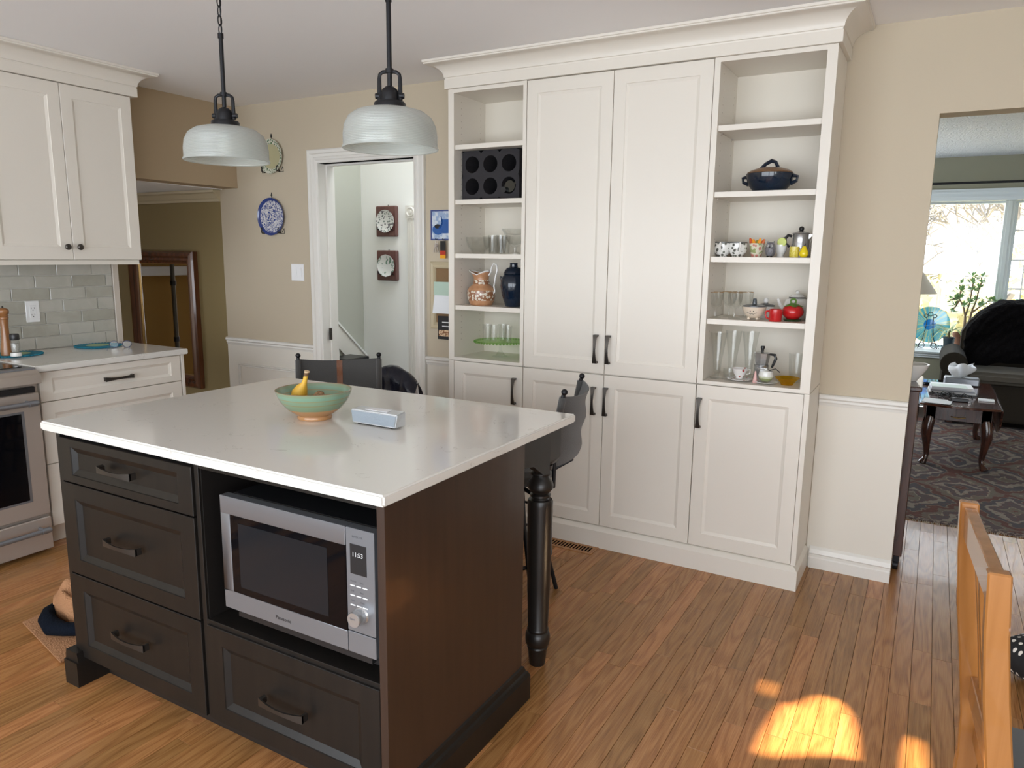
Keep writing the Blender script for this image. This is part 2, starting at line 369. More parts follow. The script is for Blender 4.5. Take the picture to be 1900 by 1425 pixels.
struct('wall_left', MB().box(-4.45, XL, -2.0, 2.70, -.45, 2.44), M['wall'])
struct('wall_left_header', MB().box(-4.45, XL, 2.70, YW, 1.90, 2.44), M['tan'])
struct('wall_right', MB().box(2.6, 2.75, -2.15, -1.7, 0, 2.44).box(2.6, 2.75, -1.7, -.4, 0, .8).box(2.6, 2.75, -1.7, -.4, 2.1, 2.44)
       .box(2.6, 2.75, -.4, 1.95, 0, 2.44).box(2.6, 2.75, 1.95, 2.75, 0, 1.3).box(2.6, 2.75, 1.95, 2.75, 2.0, 2.44).box(2.6, 2.75, 2.75, 3.751, 0, 2.44), M['wall'])
struct('wall_front', MB().box(-4.45, -3.7, -2.15, -2.0, 0, 2.44).box(-3.7, -.1, -2.15, -2.0, 0, .05).box(-3.7, -.1, -2.15, -2.0, 2.3, 2.44)
       .box(-.1, .1, -2.15, -2.0, 0, 2.44).box(.1, 2.4, -2.15, -2.0, 0, .05).box(.1, 2.4, -2.15, -2.0, 2.3, 2.44).box(2.4, 2.75, -2.15, -2.0, 0, 2.44), M['wall'])
struct('wall_den_back', MB().box(-7.6, -4.475, 3.64, 3.76, -.45, 1.895), M['olive'])
struct('wall_den_left', MB().box(-7.6, -7.5, -.2, -.1, -.45, 1.9).box(-7.6, -7.5, 1.0, 3.64, -.45, 1.9)
       .box(-7.6, -7.5, -.1, 1.0, -.45, .2).box(-7.6, -7.5, -.1, 1.0, 1.4, 1.9), mat('den_ochre', (.36, .20, .05), .75))
struct('wall_den_front', MB().box(-7.6, -4.45, -.32, -.2, -.45, 1.9), mat('den_ochre_front', (.36, .20, .05), .75))
struct('trim_1', MB().sweep([(0, 1.815), (.014, 1.815), (.02, 1.83), (.03, 1.838), (.05, 1.868), (.066, 1.876), (.068, 1.893), (0, 1.893)],
       [(-7.5, 3.638), (-4.475, 3.638)]), M['olive_trim'])
# hall beyond the doorway, open to daylight above the stair
struct('wall_hall_left', MB().box(-4.29, -4.19, 3.751, 4.92, 0, 3.3), M['grey_wall'])
struct('wall_hall_back', MB().box(-4.19, -1.7, 4.8, 4.92, 0, 3.3), M['hall'])
struct('wall_hall_right', MB().box(-1.7, -1.6, 3.751, 4.92, 0, 4.6), M['hall'])  # unseen wall, raised above the hall top to block the sun
struct('ceiling', MB().box(-4.29, -3.7, 3.751, 4.92, 3.3, 3.35).box(-1.8, -1.7, 3.751, 4.92, 3.3, 3.35), M['hall'])
# living room shell with a deep window bay
struct('wall_living_left', MB().box(-1.6, -1.5, 4.9, 6.3, 0, 2.44).box(-1.6, -1.5, 7.9, 8.45, 0, 2.44).box(-1.6, -1.5, 6.3, 7.9, 0, .6).box(-1.6, -1.5, 6.3, 7.9, 2.1, 2.44), M['lr_wall'])  # unseen window opening added here to bring more light into the living room
struct('wall_living_right', MB().box(3.3, 3.4, 3.6, 8.45, 0, 2.44), M['lr_wall'])
struct('wall_living_back', MB().box(-1.6, -.9, 8.45, 8.6, 0, 2.44).box(2.7, 3.4, 8.45, 8.6, 0, 2.44).box(-.9, 2.7, 8.45, 8.6, 0, .50)
       .box(-.9, 2.7, 8.45, 8.6, 2.14, 2.44).box(-.9, 2.7, 8.6, 9.1, 0, .50).box(-.9, 2.7, 8.6, 9.1, 2.14, 2.44)
       .box(-1.0, -.9, 8.6, 9.1, 0, 2.44).box(2.7, 2.8, 8.6, 9.1, 0, 2.44), M['lr_wall'])
# --- floor boards, each its own piece
PW = .0645
def project(x, y, z):
    d = Vector((x, y, z-CZ)); w = d.dot(_fw)
    return None if w < .1 else (950+F_PX*d.dot(_r2)/w, 712.5-F_PX*d.dot(_u2)/w, w)
plank_me = mesh_of('plank', MB().box(-PW/2+.0006, PW/2-.0006, -.5, .5, -.010, 0), M['floor'], bevel=.0006)
boards = []; rr = random.Random(3)
for i in range(int((1.0+4.3)/PW)):
    x = -4.26+i*PW+PW/2; y = .35-rr.random()*.9; yend = 4.9 if x > -.6 else 3.64
    while y < yend:
        L = rr.uniform(.38, 1.25); y1 = min(y+L, yend)
        hid = (x < -3.72 and y1 < 2.68) or (-2.40 < x < -1.10 and y > 1.30 and y1 < 1.94) or (-2.25 < x < -.45 and y > 3.33) \
            or (x > -1.62 and y > 3.75 and x < -.2) or (-4.19 < x < -2.2 and 2.0 < y and y1 < 3.6 and x < -3.75)
        ps = [project(x, y+(y1-y)*t, 0) for t in (0, .25, .5, .75, 1)]
        vis = any(p and -40 < p[0] < 1940 and -40 < p[1] < 1465 for p in ps)
        boards.append((x, y, y1, vis and not hid)); y = y1
seen = sorted([b for b in boards if b[3]], key=lambda b: math.hypot(b[0], (b[1]+b[2])/2))
near = set(seen[:296]); rest = MB()
for b in boards:
    x, y, y1, v = b
    if b in near:
        o = bpy.data.objects.new('plank', plank_me); C.objects.link(o); o.parent = floor; o.location = (x, (y+y1)/2, 0); o.scale = (1, y1-y-.0012, 1)
    elif y1-y > .01: rest.box(x-PW/2+.0006, x+PW/2-.0006, y+.0006, y1-.0006, -.010, 0)
o = part('far_planks', rest, M['floor'], floor, smooth=False); o['kind'] = 'stuff'
# --- backsplash tiles on the left wall
wl = bpy.data.objects['wall_left']
o = part('grout_bed', MB().box(-4.29, -4.286, 1.0, 2.662, .915, 1.40), M['grout'], wl, smooth=False)
tile_me = mesh_of('tile', MB().box(0, .007, -.0985, .0985, -.0315, .0315), M['tile'], bevel=.002)
rr = random.Random(5)
for r in range(7):
    zc = .915+.0675*(r+.5)+.001; y = 2.662-[.066, .133, .2, .10, .166, .04, .12][r]
    edges = [(2.662, y)]
    while y > 1.1: edges.append((y, y-.2)); y -= .2
    for a, b in edges:
        if zc > 1.395: continue
        o = bpy.data.objects.new('tile', tile_me); C.objects.link(o); o.parent = wl
        o.location = (-4.286+rr.uniform(-.0008, .0008), (a+b)/2, zc); o.scale = (1, (a-b-.003)/.197, 1.0); o.rotation_euler = (rr.uniform(-.004, .004), 0, 0)
struct('trim_2', MB().box(-4.29, -4.272, 2.664, 2.70, .9155, 1.385), mat('bullnose_trim', (.55, .49, .42), .4), bevel=.002)
# --- door casing, jamb, chair rail, panel moulding, baseboards
def casing_xz(path, prof, closed=False, y=YW):
    return MB().sweep(prof, path, closed).fmap(lambda x, z, h: (x, y-h, z))
d1 = thing('door_1', 'white cased doorway to the hall', 'door', (-3.13, YW, 0)); del d1['label'], d1['category']; d1['kind'] = 'structure'
cas = [(0, 0), (0, .012), (-.012, .014), (-.018, .020), (-.030, .020), (-.036, .014), (-.052, .016), (-.058, .026), (-.074, .030), (-.082, .024), (-.082, 0)]
part('casing', casing_xz([(-2.750, 0), (-2.750, 2.033), (-3.518, 2.033), (-3.518, 0)], [(-o if False else -o, h) for o, h in cas]), M['trim'], d1, smooth=False)
part('jamb', MB().box(-3.535, -3.518, YW-.001, 3.77, 0, 2.045).box(-2.75, -2.733, YW-.001, 3.77, 0, 2.045).box(-3.535, -2.733, YW-.001, 3.77, 2.03, 2.047)
     .box(-3.518, -3.506, 3.69, 3.72, 0, 2.03).box(-3.506, -2.762, 3.69, 3.72, 2.018, 2.03).box(-2.762, -2.75, 3.69, 3.72, 0, 2.03), M['trim'], d1, smooth=False)
part('strike_plate', MB().box(-3.506, -3.502, 3.665, 3.69, .885, .965).box(-3.503, -3.500, 3.672, 3.683, .91, .94), M['bronze'], d1, smooth=False, label='dark strike plate')
rail = [(0, .795), (.007, .795), (.010, .806), (.014, .812), (.014, .822), (.022, .830), (.022, .842), (.016, .848), (0, .848)]
struct('trim_3', MB().sweep(rail, [(-4.475, YW), (-3.60, YW)]).sweep(rail, [(-2.667, YW), (-2.29, YW)]).sweep(rail, [(-.415, YW), (-.05, YW)]), M['trim'])
struct('trim_4', MB().box(-4.475, -3.60, YW-.004, YW, 0, .80).box(-2.667, -2.29, YW-.004, YW, 0, .80).box(-.415, -.05, YW-.004, YW, 0, .80), M['wall_low'])
pm = [(0, 0), (.004, .010), (.010, .014), (.016, .008), (.022, .010), (.026, 0)]
pf = casing_xz([(-4.37, .665), (-3.70, .665), (-3.70, .16), (-4.37, .16)], [(o, h+.004) for o, h in pm], True)
struct('trim_5', pf, M['trim'])
bb = [(0, 0), (.016, 0), (.016, .05), (.012, .056), (.012, .068), (.016, .074), (.010, .094), (.004, .102), (0, .106)]
struct('baseboard_back', MB().sweep(bb, [(-4.475, YW-.004), (-3.60, YW-.004)]).sweep(bb, [(-2.667, YW-.004), (-2.29, YW-.004)]).sweep(bb, [(-.40, YW-.004), (-.05, YW-.004)]), M['trim'])
struct('baseboard_living', MB().sweep(bb, [(-1.5, 8.448), (3.3, 8.448)]), M['trim'])
# stair in the hall: skirt board and dark treads
struct('trim_6', MB().prism([(4.12, 1.21), (4.8, .60), (4.8, .40), (4.12, 1.01)], -4.19, -4.172, 'x'), M['trim'])
struct('trim_7', MB().prism([(4.12, 1.222), (4.8, .612), (4.8, .592), (4.12, 1.202)], -4.19, -4.160, 'x'), M['hall'])
st = thing('stair', 'dark-treaded stair flight glimpsed through the hall doorway', 'stairs', (-4.0, 4.3, 0))
part('riser', MB().box(-4.172, -3.99, 4.35, 4.60, 0, .60).box(-4.172, -3.99, 4.60, 4.795, 0, .42), M['hall'], st, smooth=False)
for a, b, z in ((4.33, 4.60, .60), (4.58, 4.795, .42)): part('tread', MB().box(-4.172, -3.965, a, b, z, z+.035), M['blackp'], st, bevel=.006)
# hall door casing with rosette block
ro = thing('door_2', '', '', (-3.66, 4.8, 0)); del ro['label'], ro['category']; ro['kind'] = 'structure'
part('casing', MB().box(-3.70, -3.615, 4.778, 4.8, 0, 1.74).box(-3.690, -3.684, 4.772, 4.8, 0, 1.74).box(-3.668, -3.660, 4.772, 4.8, 0, 1.74).box(-3.640, -3.632, 4.772, 4.8, 0, 1.74)
     .box(-3.61, -2.75, 4.778, 4.8, 1.745, 1.83), M['trim'], ro, smooth=False)
rb = MB().box(-3.71, -3.605, 4.768, 4.8, 1.74, 1.84); rb.lathe([(.0001, .012), (.012, .012), (.018, .002), (.028, .002), (.034, .010), (.040, 0)], 24)
k = 8; n0 = k; rb.v[k:] = [(-3.6575+x, 4.768-z, 1.79+y) for x, y, z in rb.v[k:]]
part('rosette', rb, M['trim'], ro)
# living-room window: frame, mullion, muntins, panes, sill
w1 = thing('window_1', '', '', (.9, 8.95, .56)); del w1['label'], w1['category']; w1['kind'] = 'structure'
wm = mat('window_paint', (.62, .68, .70), .35)
part('frame', MB().box(-.9, 2.7, 8.90, 9.0, .50, .59).box(-.9, 2.7, 8.90, 9.0, 2.055, 2.14).box(-.9, -.84, 8.9, 9, .59, 2.055).box(2.64, 2.7, 8.9, 9, .59, 2.055)
     .box(-.84, 2.64, 8.93, 8.98, 2.03, 2.055), wm, w1, bevel=.004)
for x in (.575, 1.44): part('mullion', MB().box(x-.042, x+.042, 8.89, 9.0, .59, 2.055).box(x-.018, x+.018, 8.88, 8.9, .59, 2.055), wm, w1, bevel=.003)
part('sash', MB().box(.617, .645, 8.93, 8.98, .59, 2.03).box(1.37, 1.398, 8.93, 8.98, .59, 2.03), wm, w1, smooth=False)
for x in (.755, .88, 1.005, 1.13, 1.255): part('muntin', MB().box(x-.006, x+.006, 8.945, 8.97, .59, 2.03), M['white'], w1, smooth=False)
for z in (.88, 1.19, 1.475, 1.765): part('muntin', MB().box(.645, 1.37, 8.944, 8.971, z-.008, z+.008), M['white'], w1, smooth=False)
for a, b in ((-.84, .533), (.617, 1.398), (1.482, 2.64)): part('pane', MB().box(a, b, 8.955, 8.959, .59, 2.03), glassmat('window_glass', (.97, .98, .98), 0, spec=.1), w1, smooth=False)
part('sill', MB().sweep([(0, .50), (.02, .50), (.02, .515), (.03, .522), (.03, .535), (.045, .545), (.05, .562), (.0, .562)], [(2.75, 8.452), (-.95, 8.452)]).fmap(lambda x, y, z: (x, 8.452-(y-8.452), z))
     .box(-.9, 2.7, 8.452, 8.93, .50, .562), wm, w1, smooth=False)
part('valance', MB().box(-.95, 2.75, 8.435, 8.452, 2.03, 2.14).box(-.95, 2.75, 8.425, 8.452, 2.06, 2.075).box(-.95, 2.75, 8.425, 8.452, 2.10, 2.115), wm, w1, smooth=False)
# window frames of the openings behind the camera
w2 = thing('window_2', '', '', (-1.9, -2.05, .25)); del w2['label'], w2['category']; w2['kind'] = 'structure'
fr = MB()
for x in (-3.7, -2.53, -1.33, -.18): fr.box(x, x+.08, -2.1, -2.03, .05, 2.3)
part('frame', fr.box(-3.7, -.1, -2.1, -2.03, .05, .13).box(-3.7, -.1, -2.1, -2.03, 2.22, 2.3), M['trim'], w2, smooth=False)
w3 = thing('window_3', '', '', (2.65, -1.05, .8)); del w3['label'], w3['category']; w3['kind'] = 'structure'
part('frame', MB().box(2.63, 2.7, -1.7, -.4, .8, .87).box(2.63, 2.7, -1.7, -.4, 2.03, 2.1).box(2.63, 2.7, -1.7, -1.63, .8, 2.1).box(2.63, 2.7, -.47, -.4, .8, 2.1).box(2.63, 2.7, -1.08, -1.02, .8, 2.1), M['trim'], w3, smooth=False)
# unseen board added in the right wall opening; its cut-outs shape the floor sun patch
def sun_mask():
    t = math.tan(SUN_E); cu = bpy.data.curves.new('sun_mask', 'CURVE'); cu.dimensions = '2D'; cu.fill_mode = 'BOTH'; cu.extrude = .006
    def spl(pts):
        s = cu.splines.new('POLY'); s.points.add(len(pts)-1); s.use_cyclic_u = True
        for p, (a, b) in zip(s.points, pts): p.co = (a, b, 0, 1)
    g = lambda x, y: (y, (2.62-x)*t)
    spl([(1.94, 1.29), (2.76, 1.29), (2.76, 2.01), (1.94, 2.01)])
    spl([g(*p) for p in [(-.330, 2.075), (-.325, 2.18), (-.31, 2.33), (-.295, 2.39), (-.255, 2.42), (-.22, 2.48), (-.182, 2.515), (-.145, 2.51), (-.11, 2.46), (-.082, 2.36), (-.064, 2.22), (-.12, 2.205), (-.2, 2.16)]])
    spl([g(-.366+.016*math.cos(a*PI/6), 2.462+.060*math.sin(a*PI/6)) for a in range(12)])
    spl([g(*p) for p in [(.060, 2.12), (.060, 2.36), (.072, 2.415), (.09, 2.43), (.104, 2.40), (.112, 2.3), (.112, 2.16)]])
    o = bpy.data.objects.new('s', cu); C.objects.link(o); dg = bpy.context.evaluated_depsgraph_get(); me = o.evaluated_get(dg).to_mesh()
    mb = MB().add([(2.62+v.co.z, v.co.x, v.co.y) for v in me.vertices], [tuple(p.vertices) for p in me.polygons]); bpy.data.objects.remove(o); return mb
single('sun_patch_board', 'unseen board added to shape the sun patch on the floor', 'sun_mask', sun_mask(), M['trim'], smooth=False)
# ------------------------------------------------------------------ outside the living-room window
single('lawn', 'pale dry lawn and road beyond the living room window', 'ground', MB().box(-40, 40, 9.3, 70, -.7, -.6), mat('lawn_pale', (.50, .48, .38), .95, var=(.5, (.35, .36, .22))), smooth=False)
rr = random.Random(11); bark = mat('bark', (.18, .165, .15), .9)
def tree(x, y, h, seed, label, m=bark):
    rg = random.Random(seed); mb = MB()
    def grow(p, d, L, r, k):
        q = p+d*L; mb.tube([p, p+d*L*.5+Vector((rg.uniform(-.05, .05)*L, 0, rg.uniform(-.05, .05)*L)), q], [r, r*.85, r*.7], 4)
        if k == 0: return
        for _ in range(3):
            a = Vector((rg.uniform(-1, 1), rg.uniform(-.8, .8), rg.uniform(-.45, .9))); grow(q, (d*.7+a*.8).normalized(), L*rg.uniform(.62, .86), max(r*.6, .013), k-1)
    grow(Vector((0, 0, 0)), Vector((rg.uniform(-.15, .15), 0, 1)), h*.24, h*.018, 6)
    return single('bare_tree', label, 'tree', mb, m, (x, y, -.6), smooth=False)
tree(-1.2, 13.5, 4.6, 1, 'leafless tree left in the living room window view')
tree(.9, 15.5, 5.4, 2, 'leafless tree behind the middle of the window')
tree(.1, 21, 6.5, 5, 'leafless tree farthest down the garden')
def bush(x, y, r, h, col, label, seed, n_=420, q0=.12):
    rg = random.Random(seed); mb = MB()
    for _ in range(n_):
        v = Vector((rg.gauss(0, 1), rg.gauss(0, 1), rg.gauss(0, 1))).normalized(); s = rg.uniform(.55, 1.0)
        c = Vector((v.x*r*s, v.y*r*s, h*.5+v.z*h*.5*s)); a = Vector((rg.gauss(0, 1), rg.gauss(0, 1), rg.gauss(0, 1))).normalized(); b = v.cross(a).normalized(); q = r*q0
        mb.add([c-a*q, c+b*q*.5, c+a*q, c-b*q*.5], [(0, 1, 2, 3)])
    return single('bush', label, 'bush', mb, mat('leaf', col, .8), (x, y, -.6), smooth=False)
bush(1.55, 12.2, .8, 3.6, (.62, .46, .06), 'golden yellow shrub outside the small window panes', 1)
bush(.1, 25, 3.2, 1.7, (.34, .33, .20), 'low olive hedge beyond the picture window', 2, 900, .08)
bush(1.22, 10.6, .50, 1.9, (.14, .24, .20), 'blue-green conifer just outside the small panes', 3)
single('driveway', 'pale blue-grey driveway outside the picture window', 'driveway', MB().box(-6, 1.0, 9.6, 13.0, -.6, -.585), mat('asphalt_blue', (.22, .26, .33), .8), smooth=False)

# ================================================================== PANTRY WALL
CX = [-2.285, -1.819, -1.365, -.906, -.418]
ZK, ZS, ZT = .114, .893, 2.305
SH = [1.181, 1.457, 1.737, 2.016]
def open_unit(x0, x1, xi0, xi1, label):
    t = thing('open_shelf_cabinet', label, 'cabinet', (x0, YP, ZS))
    b = MB().box(x0, xi0, YP, YW-.004, ZS+.002, ZT-.001).box(xi1, x1, YP, YW-.004, ZS+.002, ZT-.001)
    b.box(xi0, xi1, YP, YW-.004, ZS+.002, .911).box(xi0, xi1, YP, YW-.004, 2.285, ZT-.001)
    part('carcass', b, M['cab'], t, bevel=.0008)
    part('back_panel', MB().box(xi0, xi1, YW-.012, YW-.005, .911, 2.285), M['cab_in'], t, smooth=False)
    for z in SH: part('shelf', MB().box(xi0+.001, xi1-.001, YP-.008, YW-.012, z-.012, z+.012), M['cab'], t, bevel=.001)
    pin = MB()
    for xx, s in ((xi0, 1), (xi1, -1)):
        for yy in (YP+.05, YP+.24):
            for z in SH: pin.box(xx, xx+s*.006, yy, yy+.008, z-.018, z-.012)
            for k in range(40): pin.box(xx-.0002, xx+s*.0004, yy, yy+.005, 1.0+k*.032, 1.005+k*.032)
    part('shelf_pins', pin, M['steel_d'], t, smooth=False)['kind'] = 'stuff'
    return t
open_unit(CX[0], CX[1]-.001, -2.250, -1.840, 'white open shelving cabinet left of the tall pantry doors')
open_unit(CX[3]+.001, CX[4]-.001, -.880, -.459, 'white open shelving cabinet right of the tall pantry doors')
def door_part(t, mp, u0, u1, v0, v1, hu=None, hv=None, L=.14, m=None, hm=None, vert=True, name='door', **k):
    d = part(name, shaker(mp, u0, u1, v0, v1, **k), m or M['cab'], t, ang=.3, smooth=False)
    if hu is not None: part('handle', pull(mp, hu, hv, L, vert), hm or M['bronze'], d, ang=.7, label='dark bronze bowed pull')
    return d
t = thing('pantry_cabinet', 'tall white pantry cabinet with two full-height panelled doors', 'cabinet', (-1.365, YP, ZS))
part('carcass', MB().box(CX[1]+.001, CX[3]-.001, YP+.001, YW-.004, ZS+.002, ZT-.001), M['cab_in'], t, smooth=False)
F = FY(YP)
door_part(t, F, CX[1]+.002, CX[2]-.0015, ZS+.003, ZT-.003, -1.409, 1.017, fr=.058, frv=.062)
door_part(t, F, CX[2]+.0015, CX[3]-.002, ZS+.003, ZT-.003, -1.344, 1.018, fr=.058, frv=.062)
for (x0, x1, hs, lab) in ((CX[0]+.034, CX[1]-.0015, [-1.866], 'white single-door base cabinet under the left open shelves'), (CX[1], CX[3], [-1.413, -1.349], 'white two-door base cabinet under the tall pantry doors'),
                          (CX[3]+.0015, CX[4]-.022, [-.886], 'white single-door base cabinet under the right open shelves')):
    t = thing('base_cabinet', lab, 'cabinet', ((x0+x1)/2, YP, ZK))
    part('carcass', MB().box(x0-(.034 if x0 < -2.2 else -.001), x1+(.022 if x1 > -.5 else -.001), YP+.001, YW-.004, ZK, ZS), M['cab'], t, bevel=.0008)
    if len(hs) == 2:
        door_part(t, F, x0+.002, CX[2]-.0015, ZK+.003, ZS-.003, hs[0], .758, fr=.058, frv=.062)
        door_part(t, F, CX[2]+.0015, x1-.002, ZK+.003, ZS-.003, hs[1], .760, fr=.058, frv=.062)
    else:
        if x0 < -2.2: part('stile', MB().box(CX[0], x0-.002, YP-.019, YP+.001, ZK, ZS), M['cab'], t, smooth=False)
        else: part('stile', MB().box(x1+.001, CX[4], YP-.019, YP+.001, ZK, ZS), M['cab'], t, smooth=False)
        door_part(t, F, x0, x1-.001, ZK+.003, ZS-.003, hs[0], .760, fr=.058, frv=.062)
# face frames of the open units stand level with the doors
for o in [o for o in C.objects if o.name.startswith('open_shelf_cabinet')]:
    l = o.location.x < -1.5; x0, x1 = (CX[0], CX[1]-.001) if l else (CX[3]+.001, CX[4]-.001); a, b = (-2.250, -1.840) if l else (-.880, -.459)
    part('face_frame', MB().box(x0, a, YP-.019, YP, ZS+.002, ZT-.001).box(b, x1, YP-.019, YP, ZS+.002, ZT-.001).box(a, b, YP-.019, YP, ZS+.002, .911).box(a, b, YP-.019, YP, 2.285, ZT-.001), M['cab'], o, smooth=False)
pl = [(0, 0), (.031, 0), (.031, .088), (.012, .108), (0, .1135)]
pth = [(CX[0]+.02, YW-.004), (CX[0]+.02, YP), (CX[4]-.02, YP), (CX[4]-.02, YW-.004)]
single('cabinet_plinth', 'white chamfered plinth along the foot of the pantry wall', 'plinth', MB().sweep([(o, h) for o, h in pl], pth), M['cab'], smooth=False)
fz = [(0, 2.305), (.034, 2.305), (.034, 2.352), (0, 2.352)]
f_ = single('cabinet_frieze', 'flat white frieze board above the pantry doors', 'trim', MB().sweep(fz, pth), M['cab'], smooth=False)
cr = [(0, 2.3525), (.030, 2.3525), (.032, 2.359), (.036, 2.361)]
cr += [(.036+.072*(1-math.cos(a*PI/16)), 2.361+.058*math.sin(a*PI/16)) for a in range(1, 9)] + [(.112, 2.421), (.112, 2.426), (.117, 2.428), (.117, 2.439), (0, 2.439)]
single('crown_moulding', 'deep white cove crown moulding topping the pantry wall', 'moulding', MB().sweep(cr, pth), M['cab'], ang=.35)

# ================================================================== LEFT RUN
XC = -3.999
t = thing('wall_cabinet', 'white two-door wall cabinet over the tiled backsplash', 'cabinet', (-4.14, 2.27, 1.385))
part('carcass', MB().box(-4.285, XC, 1.872, 2.672, 1.41, 2.305), M['cab'], t, bevel=.0008)
part('valance', MB().box(-4.285, XC+.006, 1.872, 2.655, 1.385, 1.4095), M['cab'], t, smooth=False)
G = FX(XC)
for a, b, k, in ((1.875, 2.2745, 2.241), (2.2775, 2.664, 2.306)):
    d = door_part(t, G, a, b, 1.412, 2.302, fr=.060, frv=.066)
    kb = MB().lathe([(.0001, .028), (.010, .028), (.016, .022), (.016, .016), (.007, .010), (.006, 0)], 20).fmap(lambda x, y, z: (XC+.019+z, k+x, 1.478+y))
    part('knob', kb, M['bronze'], d, label='dark bronze knob')
t = thing('wall_cabinet', 'white wall cabinet at the left edge beside the two-door one', 'cabinet', (-4.14, 1.47, 1.385))
part('carcass', MB().box(-4.285, XC-.002, 1.07, 1.870, 1.41, 2.305), M['cab'], t, bevel=.0008)
part('valance', MB().box(-4.285, XC+.006, 1.07, 1.870, 1.385, 1.4095), M['cab'], t, smooth=False)
for a, b in ((1.075, 1.4685), (1.4715, 1.869)): door_part(t, G, a, b, 1.412, 2.302, fr=.060, frv=.066)
pth = [(XC+.001, 1.0), (XC+.001, 2.666), (-4.285, 2.666)]
pth = pth[::-1]
pth = [(-4.285, 2.666), (XC+.001, 2.666), (XC+.001, 1.0)]
inv = lambda pr: [(-o, h) for o, h in pr]
single('cabinet_frieze', 'flat white frieze board above the left wall cabinets', 'trim', MB().sweep(inv(fz), pth), M['cab'], smooth=False)
single('crown_moulding', 'white cove crown moulding over the left wall cabinets', 'moulding', MB().sweep(inv(cr), pth), M['cab'], ang=.35)
t = thing('base_cabinet', 'white three-drawer base cabinet between the range and the den opening', 'cabinet', (-3.97, 2.27, 0))
part('carcass', MB().box(-4.285, -3.709, 1.872, 2.665, .10, .884), M['cab'], t, bevel=.0008)
part('end_panel', MB().box(-4.285, -3.690, 2.665, 2.683, .0, .884), M['cab'], t, bevel=.0008)
part('toe_kick', MB().box(-4.285, -3.765, 1.872, 2.665, .001, .10), M['cab_in'], t, smooth=False)
G = FX(-3.709)
for z0, z1, hz in ((.735, .880, .804), (.425, .731, .585), (.108, .421, .27)):
    door_part(t, G, 1.890, 2.658, z0, z1, 2.285, hz, .155, vert=False, name='drawer', fr=.060, frv=.034 if z0 > .7 else .058)
single('countertop', 'pale quartz countertop over the drawers beside the range', 'countertop', MB().box(-4.285, -3.671, 1.870, 2.70, .8845, .915), M['quartz'], bevel=.004, seg=2)
# ---- range
t = thing('range', 'stainless steel slide-in range at the left edge', 'oven', (-3.95, 1.48, 0))
part('body', MB().box(-4.28, -3.665, 1.10, 1.862, .0155, .895), M['steel_d'], t, bevel=.002)
part('cooktop', MB().box(-4.28, -3.66, 1.10, 1.864, .8955, .912), M['steel'], t, bevel=.003)
part('burner_glass', MB().box(-4.26, -3.72, 1.13, 1.835, .912, .915), M['dglass'], t, bevel=.001)
part('control_panel', MB().prism([(-3.665, .905), (-3.635, .900), (-3.612, .885), (-3.612, .842), (-3.665, .835)], 1.10, 1.862), M['steel_d'], t, bevel=.002)
part('vent_slot', MB().box(-3.665, -3.642, 1.12, 1.845, .800, .826), M['blackp'], t, bevel=.002)
dr = part('oven_door', MB().box(-3.665, -3.640, 1.103, 1.859, .197, .796), M['steel_d'], t, bevel=.004)
part('oven_glass', MB().box(-3.642, -3.6385, 1.20, 1.772, .285, .706), M['dglass'], dr, bevel=.001)
part('glass_surround', MB().box(-3.641, -3.6392, 1.19, 1.785, .275, .716), M['steel'], dr, bevel=.0008)
def bar_handle(z):
    b = MB().tube([(-3.585, 1.135, z), (-3.585, 1.825, z)], .0115, 14); 
    for y in (1.16, 1.80): b.tube([(-3.642, y, z), (-3.588, y, z)], .008, 10).tube([(-3.585, y-.018, z), (-3.585, y+.018, z)], .0145, 14)
    return b
part('handle', bar_handle(.757), M['chrome' if False else 'steel'], dr, label='stainless bar handle')
dw = part('warming_drawer', MB().box(-3.665, -3.640, 1.103, 1.859, .020, .182), M['steel_d'], t, bevel=.004)
part('handle', bar_handle(.135), M['steel'], dw, label='stainless bar handle')
part('foot', MB().box(-4.2, -3.70, 1.13, 1.83, 0, .0155), M['blackp'], t, smooth=False)
# ---- outlet on the tiles
t = thing('wall_outlet', 'white duplex outlet on the tiled backsplash', 'outlet', (-4.279, 2.194, 1.127))
part('plate', MB().box(0, .006, -.036, .036, -.058, .058), M['white'], t, False, bevel=.002)
part('receptacle', MB().box(.006, .008, -.018, .018, -.034, .034), M['white'], t, False, bevel=.001)
sl = MB()
for z in (.018, -.018):
    sl.box(.008, .0084, -.009, -.007, z-.003, z+.005).box(.008, .0084, .006, .008, z-.003, z+.005).box(.008, .0084, -.0025, .0025, z-.012, z-.007)
part('slots', sl, M['blackp'], t, False, smooth=False)
t = thing('light_switch', 'white double rocker light switch left of the doorway', 'switch', (-3.739, YW, 1.331))
part('plate', MB().box(-.058, .058, -.006, 0, -.056, .056), M['white'], t, False, bevel=.002)
for x in (-.022, .022): part('rocker', MB().prism([(-.006, -.033), (-.0075, -.033), (-.0105, .033), (-.006, .033)], x-.0165, x+.0165, 'x'), M['white'], t, False, smooth=False)

